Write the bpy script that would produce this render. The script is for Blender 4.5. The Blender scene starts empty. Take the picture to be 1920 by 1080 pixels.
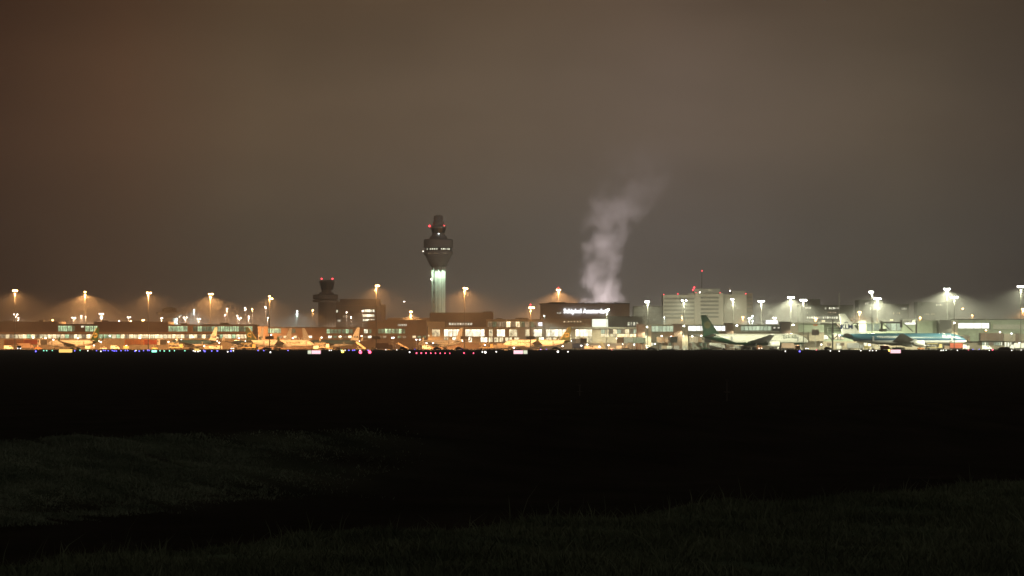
import bpy, bmesh, math, random
import numpy as np
from mathutils import Vector, Matrix

random.seed(7)
rng = np.random.default_rng(7)
C = bpy.context.scene.collection
SC = bpy.context.scene

# ------------------------------------------------------------------ camera
F, HOR, CAMZ = 6000.0, 648.0, 2.2        # focal length in photo pixels, horizon row, eye height
cam_d = bpy.data.cameras.new('camera')
cam_d.sensor_width = 36.0
cam_d.lens = F / 1920.0 * 36.0
cam_d.shift_y = (HOR - 540.0) / 1920.0
cam_d.clip_start = 0.5
cam_d.clip_end = 60000.0
cam = bpy.data.objects.new('camera', cam_d)
C.objects.link(cam)
cam.location = (0, 0, CAMZ)
cam.rotation_euler = (math.radians(90), 0, 0)
SC.camera = cam

# ------------------------------------------------------------------ render settings
SC.view_settings.view_transform = 'Standard'
SC.view_settings.look = 'None'
SC.view_settings.exposure = 0.0
SC.view_settings.gamma = 1.0
SC.view_settings.use_curve_mapping = False
cy = SC.cycles
cy.max_bounces = 5
cy.diffuse_bounces = 2
cy.glossy_bounces = 2
cy.transmission_bounces = 2
cy.volume_bounces = 1
cy.transparent_max_bounces = 6
cy.sample_clamp_indirect = 0.6
cy.sample_clamp_direct = 0.0
cy.use_denoising = True
cy.volume_max_steps = 128
cy.caustics_reflective = False
cy.caustics_refractive = False

HAZE_DENSITY = 0.00024

# ------------------------------------------------------------------ world: low cloud lit by town light
world = bpy.data.worlds.new('World')
SC.world = world
world.use_nodes = True
wn, wl = world.node_tree.nodes, world.node_tree.links
wn.clear()
w_out = wn.new('ShaderNodeOutputWorld')
w_geo = wn.new('ShaderNodeTexCoord')
w_sep = wn.new('ShaderNodeSeparateXYZ')
wl.new(w_geo.outputs['Generated'], w_sep.inputs[0])
def wmath(op, a, b=None):
    n = wn.new('ShaderNodeMath'); n.operation = op
    for i, v in enumerate((a, b)):
        if v is None: continue
        if isinstance(v, (int, float)): n.inputs[i].default_value = v
        else: wl.new(v, n.inputs[i])
    return n.outputs[0]
# azimuth: town glow strongest over the airport, redder and weaker to the left
az = wn.new('ShaderNodeMapRange'); az.inputs['From Min'].default_value = -0.16; az.inputs['From Max'].default_value = 0.16
wl.new(w_sep.outputs[0], az.inputs['Value'])
ramp_az = wn.new('ShaderNodeValToRGB')
wl.new(az.outputs[0], ramp_az.inputs[0])
def set_ramp(node, stops):
    cr = node.color_ramp
    for i, (p, c) in enumerate(stops):
        if i == 0: q = cr.elements[0]
        elif i == len(stops) - 1: q = cr.elements[-1]
        else: q = cr.elements.new(p)
        q.position = p; q.color = (*c, 1)
SKY_AZ = [(0.0, (0.0636, 0.0261, 0.0124)), (.125, (0.1198, 0.0602, 0.0312)), (.25, (0.1492, 0.0973, 0.0566)), (.5, (0.1831, 0.1311, 0.0885)), (.66, (0.1785, 0.1300, 0.0979)), (.75, (0.1638, 0.1208, 0.0885)), (.875, (0.1345, 0.1003, 0.0696)), (1.0, (0.0859, 0.0638, 0.0472))]
SKY_EL = [(0.0, (.70, .80, .94)), (.035, (.80, .92, 1.06)), (.065, (1, 1, 1)), (.085, (.95, .93, .91)), (.105, (.74, .68, .62)), (.125, (.66, .60, .54)), (.4, (.66, .62, .58)), (1.0, (.68, .66, .64))]
set_ramp(ramp_az, SKY_AZ)
# elevation: the lit cloud base is a little darker near the horizon and high up
el = wn.new('ShaderNodeMapRange'); el.inputs['From Min'].default_value = 0.0; el.inputs['From Max'].default_value = 1.0
wl.new(w_sep.outputs[2], el.inputs['Value'])
ramp_el = wn.new('ShaderNodeValToRGB')
wl.new(el.outputs[0], ramp_el.inputs[0])
set_ramp(ramp_el, SKY_EL)
mulc = wn.new('ShaderNodeMix'); mulc.data_type = 'RGBA'; mulc.blend_type = 'MULTIPLY'; mulc.inputs[0].default_value = 1.0
wl.new(ramp_az.outputs[0], mulc.inputs[6]); wl.new(ramp_el.outputs[0], mulc.inputs[7])
# overhead the overcast is an even grey-brown
over = wn.new('ShaderNodeMapRange'); over.interpolation_type = 'SMOOTHSTEP'; over.inputs['From Min'].default_value = 0.12; over.inputs['From Max'].default_value = 0.55
wl.new(w_sep.outputs[2], over.inputs['Value'])
mixo = wn.new('ShaderNodeMix'); mixo.data_type = 'RGBA'
wl.new(over.outputs[0], mixo.inputs[0]); wl.new(mulc.outputs[2], mixo.inputs[6]); mixo.inputs[7].default_value = (0.096, 0.080, 0.061, 1)
w_noise = wn.new('ShaderNodeTexNoise'); w_noise.inputs['Scale'].default_value = 9.0; w_noise.inputs['Detail'].default_value = 4.0
w_map = wn.new('ShaderNodeMapping'); w_map.inputs['Scale'].default_value = (1.0, 1.0, 2.6)
wl.new(w_geo.outputs['Generated'], w_map.inputs[0]); wl.new(w_map.outputs[0], w_noise.inputs['Vector'])
w_nr = wn.new('ShaderNodeMapRange'); w_nr.inputs['From Min'].default_value = 0.3; w_nr.inputs['From Max'].default_value = 0.7
w_nr.inputs['To Min'].default_value = 0.85; w_nr.inputs['To Max'].default_value = 1.13
wl.new(w_noise.outputs[0], w_nr.inputs['Value'])
bg_cloud = wn.new('ShaderNodeBackground')
wl.new(mixo.outputs[2], bg_cloud.inputs['Color']); wl.new(w_nr.outputs[0], bg_cloud.inputs['Strength'])
sky = wn.new('ShaderNodeTexSky'); sky.sky_type = 'NISHITA'; sky.sun_disc = False
sky.sun_elevation = math.radians(-9); sky.sun_rotation = math.radians(200)
bg_sky = wn.new('ShaderNodeBackground'); bg_sky.inputs['Strength'].default_value = 0.05
wl.new(sky.outputs[0], bg_sky.inputs['Color'])
w_add = wn.new('ShaderNodeAddShader')
wl.new(bg_cloud.outputs[0], w_add.inputs[0]); wl.new(bg_sky.outputs[0], w_add.inputs[1])
wl.new(w_add.outputs[0], w_out.inputs['Surface'])

# light strengths (watts) of the lamps the photograph shows
SODIUM = (1.0, 0.45, 0.14)
HALIDE = (1.0, 1.0, 0.66)
P_MAST = 1.3e6

# ------------------------------------------------------------------ picture measures -> metres
def X(px, D): return (px - 960.0) / F * D
def Z(py, D): return CAMZ + (HOR - py) / F * D
def DG(py, z=0.0): return F * (CAMZ - z) / (py - HOR)     # distance of a ground point seen at row py

# ------------------------------------------------------------------ materials
MATS = {}
def mat(name, col, rough=0.75, var=0.18, scale=0.25, metal=0.0, spec=0.3):
    if name in MATS: return MATS[name]
    m = bpy.data.materials.new(name); m.use_nodes = True
    nt = m.node_tree; b = nt.nodes['Principled BSDF']
    b.inputs['Roughness'].default_value = rough
    b.inputs['Metallic'].default_value = metal
    b.inputs['Specular IOR Level'].default_value = spec
    if var > 0:
        tc = nt.nodes.new('ShaderNodeTexCoord')
        n = nt.nodes.new('ShaderNodeTexNoise'); n.inputs['Scale'].default_value = scale; n.inputs['Detail'].default_value = 5
        nt.links.new(tc.outputs['Object'], n.inputs['Vector'])
        r = nt.nodes.new('ShaderNodeValToRGB')
        lo = tuple(c * (1 - var) for c in col); hi = tuple(min(1, c * (1 + var)) for c in col)
        r.color_ramp.elements[0].position = 0.3; r.color_ramp.elements[0].color = (*lo, 1)
        r.color_ramp.elements[1].position = 0.7; r.color_ramp.elements[1].color = (*hi, 1)
        nt.links.new(n.outputs[0], r.inputs[0]); nt.links.new(r.outputs[0], b.inputs['Base Color'])
    else:
        b.inputs['Base Color'].default_value = (*col, 1)
    MATS[name] = m
    return m

def emit(name, col, s):
    if name in MATS: return MATS[name]
    m = bpy.data.materials.new(name); m.use_nodes = True
    nt = m.node_tree; nt.nodes.clear()
    o = nt.nodes.new('ShaderNodeOutputMaterial'); e = nt.nodes.new('ShaderNodeEmission')
    e.inputs[0].default_value = (*col, 1); e.inputs[1].default_value = s
    nt.links.new(e.outputs[0], o.inputs[0])
    m.cycles.emission_sampling = 'NONE'
    MATS[name] = m
    return m

def room(name, col, s, contrast=0.7, scale=0.5, ceil=1.6):
    """a lit window: a bright room behind glass with lamps under its ceiling and furniture, people and partitions in it"""
    if name in MATS: return MATS[name]
    m = bpy.data.materials.new(name); m.use_nodes = True
    nt = m.node_tree; N, Lk = nt.nodes, nt.links; N.clear()
    o = N.new('ShaderNodeOutputMaterial'); e = N.new('ShaderNodeEmission')
    g = N.new('ShaderNodeNewGeometry')
    mp = N.new('ShaderNodeMapping'); mp.inputs['Scale'].default_value = (1.0, 0.2, 0.55)
    Lk.new(g.outputs['Position'], mp.inputs[0])
    n = N.new('ShaderNodeTexNoise'); n.inputs['Scale'].default_value = scale; n.inputs['Detail'].default_value = 5; n.inputs['Roughness'].default_value = 0.65
    Lk.new(mp.outputs[0], n.inputs['Vector'])
    r = N.new('ShaderNodeMapRange'); r.inputs['From Min'].default_value = 0.35; r.inputs['From Max'].default_value = 0.65
    r.inputs['To Min'].default_value = 1 - contrast; r.inputs['To Max'].default_value = 1.25
    Lk.new(n.outputs[0], r.inputs['Value'])
    tc = N.new('ShaderNodeTexCoord'); sp = N.new('ShaderNodeSeparateXYZ'); Lk.new(tc.outputs['Generated'], sp.inputs[0])
    cl = N.new('ShaderNodeMapRange'); cl.inputs['From Min'].default_value = 0.68; cl.inputs['From Max'].default_value = 0.9
    cl.inputs['To Min'].default_value = 1.0; cl.inputs['To Max'].default_value = ceil
    Lk.new(sp.outputs[2], cl.inputs['Value'])
    oi = N.new('ShaderNodeObjectInfo')
    rr = N.new('ShaderNodeMapRange'); rr.inputs['To Min'].default_value = 0.55 * s; rr.inputs['To Max'].default_value = 1.3 * s
    Lk.new(oi.outputs['Random'], rr.inputs['Value'])
    m1 = N.new('ShaderNodeMath'); m1.operation = 'MULTIPLY'; Lk.new(r.outputs[0], m1.inputs[0]); Lk.new(cl.outputs[0], m1.inputs[1])
    m2 = N.new('ShaderNodeMath'); m2.operation = 'MULTIPLY'; Lk.new(m1.outputs[0], m2.inputs[0]); Lk.new(rr.outputs[0], m2.inputs[1])
    e.inputs[0].default_value = (*col, 1); Lk.new(m2.outputs[0], e.inputs[1])
    Lk.new(e.outputs[0], o.inputs[0])
    m.cycles.emission_sampling = 'NONE'
    MATS[name] = m
    return m

M = dict(
    soil=None,
    concrete=mat('apron_concrete', (0.15, 0.145, 0.135), 0.55, 0.2, 0.05),
    asphalt=mat('asphalt', (0.022, 0.022, 0.022), 0.95, 0.25, 0.05, spec=0.0),
    tan=mat('tan_panel', (0.42, 0.36, 0.28), 0.7, 0.15, 0.15),
    brown=mat('brown_cladding', (0.19, 0.13, 0.10), 0.7, 0.2, 0.2),
    darkbrown=mat('dark_brown_cladding', (0.055, 0.034, 0.028), 0.8, 0.2, 0.2),
    roof=mat('grey_roofing', (0.07, 0.065, 0.06), 0.9, 0.2, 0.1),
    pale=mat('pale_panel', (0.5, 0.5, 0.45), 0.65, 0.12, 0.2),
    greenp=mat('pale_green_panel', (0.36, 0.42, 0.33), 0.6, 0.12, 0.4),
    frame=mat('window_frame', (0.16, 0.15, 0.13), 0.5, 0.1, 0.5),
    steel=mat('galvanised_steel', (0.36, 0.36, 0.34), 0.5, 0.15, 0.8),
    dsteel=mat('dark_steel', (0.035, 0.033, 0.03), 0.6, 0.15, 0.8),
    white=mat('white_paint', (0.78, 0.78, 0.75), 0.4, 0.06, 0.3),
    grey=mat('grey_paint', (0.35, 0.35, 0.36), 0.45, 0.1, 0.3),
    blue=mat('sky_blue_paint', (0.042, 0.105, 0.15), 0.35, 0.06, 0.3),
    navy=mat('navy_paint', (0.012, 0.03, 0.10), 0.4, 0.05, 0.3),
    green=mat('dark_green_paint', (0.008, 0.042, 0.022), 0.35, 0.08, 0.3),
    teal=mat('leaf_green_paint', (0.02, 0.055, 0.02), 0.4, 0.08, 0.3),
    gold=mat('gold_paint', (0.55, 0.40, 0.14), 0.4, 0.06, 0.3),
    red=mat('brick_red_paint', (0.34, 0.08, 0.045), 0.5, 0.12, 0.3),
    orange=mat('orange_paint', (0.50, 0.20, 0.08), 0.5, 0.1, 0.3),
    yellow=mat('yellow_paint', (0.52, 0.42, 0.20), 0.5, 0.1, 0.3),
    dull=mat('dull_gold_paint', (0.13, 0.115, 0.05), 0.5, 0.08, 0.3),
    tyre=mat('tyre_rubber', (0.02, 0.02, 0.02), 0.9, 0.1, 1.0),
    glass=mat('dark_glass', (0.02, 0.025, 0.03), 0.12, 0.0, 1.0, spec=0.6),
    pole=mat('weathered_pole_steel', (0.07, 0.07, 0.067), 0.6, 0.15, 0.8),
    signwall=mat('weathered_dark_cladding', (0.42, 0.39, 0.37), 0.8, 0.12, 0.08),
    tower=mat('tower_concrete', (0.48, 0.50, 0.46), 0.75, 0.12, 0.2),
    towdark=mat('tower_dark_cladding', (0.27, 0.27, 0.26), 0.7, 0.12, 0.2),
    office=mat('office_concrete', (0.42, 0.41, 0.38), 0.8, 0.12, 0.1),
    officed=mat('office_glass_band', (0.035, 0.033, 0.03), 0.4, 0.15, 0.2),
    bldark=mat('far_building_cladding', (0.10, 0.095, 0.09), 0.8, 0.2, 0.1),
)
E = dict(
    sodium=emit('sodium_lamp', (1.0, 0.52, 0.18), 34),
    halide=emit('halide_lamp', (1.0, 1.0, 0.86), 34),
    warm=emit('warm_white_lamp', (1.0, 0.85, 0.72), 14),
    cool=emit('cool_white_lamp', (0.9, 1.0, 0.98), 14),
    red=emit('red_obstruction_lamp', (1.0, 0.05, 0.07), 7),
    letter=emit('sign_letter_light', (0.93, 0.95, 1.0), 4.2),
    signpink=emit('red_sign_face', (1.0, 0.60, 0.66), 1.6),
    signyel=emit('yellow_sign_face', (1.0, 0.62, 0.16), 1.5),
    signwhite=emit('white_sign_face', (0.95, 1.0, 0.72), 1.0),
    blue=emit('blue_taxi_light', (0.16, 0.14, 1.0), 5),
    green=emit('green_taxi_light', (0.25, 1.0, 0.62), 3.5),
    wht=emit('white_taxi_light', (1.0, 0.95, 0.85), 4),
    amber=emit('amber_light', (1.0, 0.62, 0.10), 7),
    redg=emit('red_ground_light', (1.0, 0.10, 0.18), 5),
    head=emit('vehicle_headlamp', (1.0, 0.9, 0.82), 9),
    tail=emit('vehicle_beacon', (1.0, 0.42, 0.16), 5),
    box=emit('lit_white_panel', (0.95, 1.0, 0.80), 1.9),
    bill=emit('lit_billboard', (0.95, 0.93, 1.0), 2.2),
    bright=emit('lit_glass_band', (0.98, 1.0, 0.90), 2.2),
)
W = dict(
    green=room('green_lit_room', (0.62, 0.88, 0.50), 1.25, 0.75, 0.6),
    dgreen=room('dim_green_room', (0.50, 0.68, 0.38), 0.40, 0.8, 0.5, 1.3),
    warm=room('warm_lit_room', (1.0, 0.79, 0.45), 2.7, 0.65, 0.7, 1.5),
    hot=room('bright_lit_hall', (1.0, 0.93, 0.68), 3.3, 0.55, 0.6, 1.3),
    cream=room('cream_lit_room', (1.0, 0.86, 0.52), 2.1, 0.75, 0.6, 1.2),
    dwarm=room('dim_warm_room', (1.0, 0.75, 0.45), 0.5, 0.8, 0.6, 1.3),
    office=room('lit_office', (0.95, 0.95, 0.70), 1.8, 0.6, 0.8, 1.2),
    pgreen=room('pale_green_gallery', (0.70, 0.84, 0.58), 1.05, 0.25, 0.35, 1.05),
    white=room('white_gallery', (1.0, 1.0, 0.92), 2.5, 0.1, 0.3, 1.0),
    spots=room('far_lit_office', (1.0, 0.96, 0.75), 1.25, 0.9, 1.2, 1.2),
)

# ------------------------------------------------------------------ mesh helpers
class MB:
    def __init__(s): s.v, s.f = [], []
    def add(s, vs, fs):
        o = len(s.v); s.v += [tuple(v) for v in vs]; s.f += [tuple(i + o for i in f) for f in fs]; return s
    def box(s, x0, x1, y0, y1, z0, z1):
        vs = [(x, y, z) for z in (z0, z1) for y in (y0, y1) for x in (x0, x1)]
        return s.add(vs, [(0, 2, 3, 1), (4, 5, 7, 6), (0, 1, 5, 4), (2, 6, 7, 3), (0, 4, 6, 2), (1, 3, 7, 5)])
    def bar(s, a, b, w, h=None):
        a, b = Vector(a), Vector(b); h = h or w
        d = (b - a).normalized(); up = Vector((0, 0, 1)) if abs(d.z) < 0.95 else Vector((0, 1, 0))
        r = d.cross(up).normalized() * w / 2; u = r.cross(d).normalized() * h / 2
        vs = [p + i * r + j * u for p in (a, b) for i, j in ((-1, -1), (1, -1), (1, 1), (-1, 1))]
        return s.add(vs, [(0, 1, 2, 3), (7, 6, 5, 4), (0, 4, 5, 1), (1, 5, 6, 2), (2, 6, 7, 3), (3, 7, 4, 0)])
    def tube(s, a, b, r0, r1=None, n=10):
        a, b = Vector(a), Vector(b); r1 = r0 if r1 is None else r1
        d = (b - a).normalized(); up = Vector((0, 0, 1)) if abs(d.z) < 0.95 else Vector((0, 1, 0))
        r = d.cross(up).normalized(); u = r.cross(d)
        vs = [p + q * (math.cos(t) * r + math.sin(t) * u) for p, q in ((a, r0), (b, r1)) for t in [2 * math.pi * i / n for i in range(n)]]
        fs = [(i, (i + 1) % n, n + (i + 1) % n, n + i) for i in range(n)] + [tuple(range(n))[::-1], tuple(range(n, 2 * n))]
        return s.add(vs, fs)
    def lathe(s, prof, cx=0, cy_=0, n=28):
        vs = [(cx + r * math.cos(2 * math.pi * i / n), cy_ + r * math.sin(2 * math.pi * i / n), z) for r, z in prof for i in range(n)]
        fs = [(k * n + i, k * n + (i + 1) % n, (k + 1) * n + (i + 1) % n, (k + 1) * n + i) for k in range(len(prof) - 1) for i in range(n)]
        fs += [tuple(range(n))[::-1], tuple(range((len(prof) - 1) * n, len(prof) * n))]
        return s.add(vs, fs)
    def prism(s, poly, y0, y1):
        """polygon in x,z extruded along y"""
        n = len(poly)
        vs = [(x, y0, z) for x, z in poly] + [(x, y1, z) for x, z in poly]
        fs = [tuple(range(n)), tuple(range(n, 2 * n))[::-1]] + [(i, i + n, (i + 1) % n + n, (i + 1) % n) for i in range(n)]
        return s.add(vs, fs)
    def loft(s, secs):
        n = len(secs[0])
        vs = [v for q in secs for v in q]
        fs = [(k * n + i, k * n + (i + 1) % n, (k + 1) * n + (i + 1) % n, (k + 1) * n + i) for k in range(len(secs) - 1) for i in range(n)]
        fs += [tuple(range(n))[::-1], tuple(range((len(secs) - 1) * n, len(secs) * n))]
        return s.add(vs, fs)
    def ball(s, c, r, n=8, m=5, sz=1.0):
        prof = [(max(r * math.sin(math.pi * k / m), r * 0.02), c[2] - sz * r * math.cos(math.pi * k / m)) for k in range(m + 1)]
        return s.lathe(prof, c[0], c[1], n)
    def mesh(s, name, m, smooth=False):
        me = bpy.data.meshes.new(name); me.from_pydata(s.v, [], s.f)
        bm = bmesh.new(); bm.from_mesh(me); bmesh.ops.recalc_face_normals(bm, faces=bm.faces); bm.to_mesh(me); bm.free()
        if smooth:
            for p in me.polygons: p.use_smooth = len(p.vertices) <= 4
        me.materials.append(m)
        return me
    def build(s, name, m, parent=None, loc=(0, 0, 0), smooth=False):
        return link(name, s.mesh(name, m, smooth), parent, loc)

def link(name, me, parent=None, loc=(0, 0, 0), rotz=0):
    o = bpy.data.objects.new(name, me); C.objects.link(o)
    o.parent = parent; o.location = loc
    if rotz: o.rotation_euler = (0, 0, rotz)
    return o

def tag(o, label, cat, group=None):
    o['label'] = label; o['category'] = cat
    if group: o['group'] = group
    return o
def thing(name, label, cat, loc=(0, 0, 0), rotz=0, group=None):
    o = bpy.data.objects.new(name, None); C.objects.link(o)
    o.location = loc; o.rotation_euler = (0, 0, rotz); o.empty_display_size = 0.5
    return tag(o, label, cat, group)
def structure(o): o['kind'] = 'structure'; return o
def stuff(o): o['kind'] = 'stuff'; return o

def lamp(name, parent, loc, col, power, kind='SPOT', angle=150, blend=0.35, aim=(0, 0, -1), r=0.6):
    d = bpy.data.lights.new(name, kind)
    d.color = col; d.energy = power; d.shadow_soft_size = r
    if kind == 'SPOT':
        d.spot_size = math.radians(angle); d.spot_blend = blend
    o = bpy.data.objects.new(name, d); C.objects.link(o); o.parent = parent; o.location = loc
    o.rotation_euler = Vector(aim).to_track_quat('-Z', 'Y').to_euler()
    return o

def text_mesh(body, size, bold=0.0, ext=0.0, space=1.0):
    cu = bpy.data.curves.new('lettering', 'FONT'); cu.body = body; cu.size = size; cu.offset = bold; cu.extrude = ext
    cu.align_x = 'CENTER'; cu.space_character = space; cu.resolution_u = 3
    o = bpy.data.objects.new('lettering_tmp', cu); C.objects.link(o)
    dg = bpy.context.evaluated_depsgraph_get()
    me = bpy.data.meshes.new_from_object(o.evaluated_get(dg))
    bpy.data.objects.remove(o); bpy.data.curves.remove(cu)
    return me

# ================================================================== THE GROUND
def ground_material():
    m = bpy.data.materials.new('field_soil_and_turf'); m.use_nodes = True
    nt = m.node_tree; b = nt.nodes['Principled BSDF']; b.inputs['Roughness'].default_value = 1.0; b.inputs['Specular IOR Level'].default_value = 0.0
    N, Lk = nt.nodes, nt.links
    g = N.new('ShaderNodeNewGeometry')
    n = N.new('ShaderNodeTexNoise'); n.inputs['Scale'].default_value = 0.35; n.inputs['Detail'].default_value = 8
    Lk.new(g.outputs['Position'], n.inputs['Vector'])
    def ramp(stops, src):
        r = N.new('ShaderNodeValToRGB'); Lk.new(src, r.inputs[0]); e_ = r.color_ramp.elements
        for k, (p, c) in enumerate(stops):
            q = e_[0] if k == 0 else e_[-1] if k == len(stops) - 1 else e_.new(p)
            q.position = p; q.color = (*c, 1)
        return r.outputs[0]
    soil = ramp([(.3, (.008, .0075, .006)), (.75, (.020, .018, .015))], n.outputs[0])
    turf = ramp([(.32, (.032, .048, .034)), (.70, (.075, .105, .074))], n.outputs[0])
    # metres square to the ditch, measured from its near crest
    sp = N.new('ShaderNodeSeparateXYZ'); Lk.new(g.outputs['Position'], sp.inputs[0])
    a = N.new('ShaderNodeMath'); a.operation = 'MULTIPLY_ADD'; Lk.new(sp.outputs[0], a.inputs[0]); a.inputs[1].default_value = -1.46 / 1.7697; a.inputs[2].default_value = -35.7 / 1.7697
    w = N.new('ShaderNodeMath'); w.operation = 'MULTIPLY_ADD'; Lk.new(sp.outputs[1], w.inputs[0]); w.inputs[1].default_value = 1 / 1.7697; Lk.new(a.outputs[0], w.inputs[2])
    near = N.new('ShaderNodeMapRange'); near.inputs['From Min'].default_value = 0.7; near.inputs['From Max'].default_value = 0.1; Lk.new(w.outputs[0], near.inputs['Value'])
    def mr(src, a_, b_):
        q = N.new('ShaderNodeMapRange'); q.interpolation_type = 'SMOOTHSTEP'; q.inputs['From Min'].default_value = a_; q.inputs['From Max'].default_value = b_
        Lk.new(src, q.inputs['Value']); return q.outputs[0]
    def mul(a_, b_):
        q = N.new('ShaderNodeMath'); q.operation = 'MULTIPLY'; Lk.new(a_, q.inputs[0]); Lk.new(b_, q.inputs[1]); return q.outputs[0]
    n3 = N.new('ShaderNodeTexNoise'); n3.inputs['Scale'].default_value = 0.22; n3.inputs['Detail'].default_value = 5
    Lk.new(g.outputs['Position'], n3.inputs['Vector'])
    far_lit = mul(mul(mr(w.outputs[0], 22.2, 28.0), mr(w.outputs[0], 32.9, 31.0)), mul(mr(sp.outputs[0], 0.5, -12.0), mr(n3.outputs[0], .28, .55)))  # paler turf paints lamplight onto the far bank, fading to the right
    both = N.new('ShaderNodeMath'); both.operation = 'MAXIMUM'; Lk.new(near.outputs[0], both.inputs[0]); Lk.new(far_lit, both.inputs[1])
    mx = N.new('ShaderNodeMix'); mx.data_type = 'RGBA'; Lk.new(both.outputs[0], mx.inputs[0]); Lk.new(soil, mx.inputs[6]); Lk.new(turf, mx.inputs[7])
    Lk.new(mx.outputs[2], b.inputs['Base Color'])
    bp = N.new('ShaderNodeBump'); bp.inputs['Strength'].default_value = 0.6; bp.inputs['Distance'].default_value = 0.1
    n2 = N.new('ShaderNodeTexNoise'); n2.inputs['Scale'].default_value = 6; n2.inputs['Detail'].default_value = 4
    Lk.new(g.outputs['Position'], n2.inputs['Vector']); Lk.new(n2.outputs[0], bp.inputs['Height']); Lk.new(bp.outputs[0], b.inputs['Normal'])
    return m
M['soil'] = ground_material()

# a ditch crosses the foreground: its near bank crest runs along Y = 35.7 + 1.46 X, the far one along Y = 93.8 + 1.46 X
SL = 1.46; NRM = math.sqrt(1 + SL * SL)
def ditch_w(x, y): return (y - SL * x - 35.7) / NRM       # metres beyond the near crest, square to the ditch
def terrain(x, y):
    w = ditch_w(x, y)
    pts = [(-400, 0.2), (-0.2, 0.2), (0.6, 0.08), (4.5, -1.15), (22.5, -1.25), (24.5, -1.15), (32.3, -0.06), (33.3, 0.04), (36, 0.0), (99999, 0.0)]
    z = np.interp(w, [p[0] for p in pts], [p[1] for p in pts])
    bumpy = np.exp(-((y - 50) / 70.0) ** 2)
    return z + bumpy * (0.035 * np.sin(x * 1.7 + y * 0.9) + 0.03 * np.sin(x * 0.63 - y * 1.3 + 1.0))
def grid_mesh(name, xs, ys, m):
    gx, gy = np.meshgrid(xs, ys); gz = terrain(gx, gy)
    vs = np.stack([gx, gy, gz], -1).reshape(-1, 3)
    nx, ny = len(xs), len(ys)
    idx = np.arange(nx * ny).reshape(ny, nx)
    fs = np.stack([idx[:-1, :-1], idx[:-1, 1:], idx[1:, 1:], idx[1:, :-1]], -1).reshape(-1, 4)
    me = bpy.data.meshes.new(name); me.from_pydata(vs.tolist(), [], fs.tolist())
    me.materials.append(m)
    for p in me.polygons: p.use_smooth = True
    return me
xs = np.concatenate([[-15000, -4000, -1200, -500, -250, -120, -70], np.arange(-40, 41, 0.8), [70, 120, 250, 500, 1200, 4000, 15000]])
ys = np.concatenate([[-400, -60, -10], np.arange(0, 165, 0.8), [180, 220, 300, 450, 700, 1100, 1600, 2400, 4000, 9000, 25000]])
ground = structure(link('ground', grid_mesh('ground', xs, ys, M['soil'])))

# aprons, taxiway and runway sheets
def sheet(name, x0, x1, y0, y1, z, m):
    mb = MB(); mb.add([(x0, y0, z), (x1, y0, z), (x1, y1, z), (x0, y1, z)], [(0, 1, 2, 3)])
    return structure(mb.build(name, m))
sheet('runway', -1500, 1500, 905, 950, 0.008, M['asphalt'])
sheet('taxiway', -1500, 1500, 1270, 1300, 0.008, M['asphalt'])
sheet('apron', -900, 900, 1570, 2700, 0.012, M['concrete'])

# grass on the banks
def grass_material(name, lo, hi):
    m = bpy.data.materials.new(name); m.use_nodes = True
    nt = m.node_tree; b = nt.nodes['Principled BSDF']; b.inputs['Roughness'].default_value = 0.9; b.inputs['Specular IOR Level'].default_value = 0.05
    g = nt.nodes.new('ShaderNodeNewGeometry')
    n = nt.nodes.new('ShaderNodeTexNoise'); n.inputs['Scale'].default_value = 0.6; n.inputs['Detail'].default_value = 6
    nt.links.new(g.outputs['Position'], n.inputs['Vector'])
    r = nt.nodes.new('ShaderNodeValToRGB')
    r.color_ramp.elements[0].position = 0.35; r.color_ramp.elements[0].color = (*lo, 1)
    r.color_ramp.elements[1].position = 0.68; r.color_ramp.elements[1].color = (*hi, 1)
    nt.links.new(n.outputs[0], r.inputs[0]); nt.links.new(r.outputs[0], b.inputs['Base Color'])
    return m
def blades(name, pts, hmin, hmax, wid, lean, m, tall=0.0):
    n = len(pts)
    x, y = pts[:, 0], pts[:, 1]; z = terrain(x, y) - 0.02
    clump = 0.55 + 0.45 * np.sin(x * 1.9 + 1.3 * np.sin(y * 1.1)) * np.sin(y * 1.6 + 0.9 * np.sin(x * 2.3)) + 0.25 * np.sin(x * 5.1 + y * 3.7)
    h = rng.uniform(hmin, hmax, n) * np.clip(clump + .35, .3, 1.5) * (1 + (rng.random(n) < tall) * rng.uniform(0.8, 1.6, n))
    a = rng.uniform(0, 2 * np.pi, n); ca, sa = np.cos(a) * wid, np.sin(a) * wid
    lx, ly = rng.normal(0, lean, n) * h, rng.normal(0, lean, n) * h
    v = np.empty((n, 5, 3))
    v[:, 0] = np.stack([x - ca, y - sa, z], -1); v[:, 1] = np.stack([x + ca, y + sa, z], -1)
    v[:, 2] = np.stack([x - ca * .7 + lx * .4, y - sa * .7 + ly * .4, z + h * .6], -1)
    v[:, 3] = np.stack([x + ca * .7 + lx * .4, y + sa * .7 + ly * .4, z + h * .6], -1)
    v[:, 4] = np.stack([x + lx, y + ly, z + h], -1)
    me = bpy.data.meshes.new(name)
    base = np.arange(n)[:, None] * 5
    loops = np.concatenate([base + np.array([0, 1, 3, 2]), base + np.array([2, 3, 4])], 1).astype(np.int32).ravel()
    st = np.sort(np.concatenate([np.arange(n) * 7, np.arange(n) * 7 + 4])).astype(np.int32)
    me.vertices.add(n * 5); me.vertices.foreach_set('co', v.astype(np.float32).ravel())
    me.loops.add(n * 7); me.loops.foreach_set('vertex_index', loops)
    me.polygons.add(n * 2); me.polygons.foreach_set('loop_start', st)
    me.update(calc_edges=True); me.validate()
    me.materials.append(m)
    return me
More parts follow.
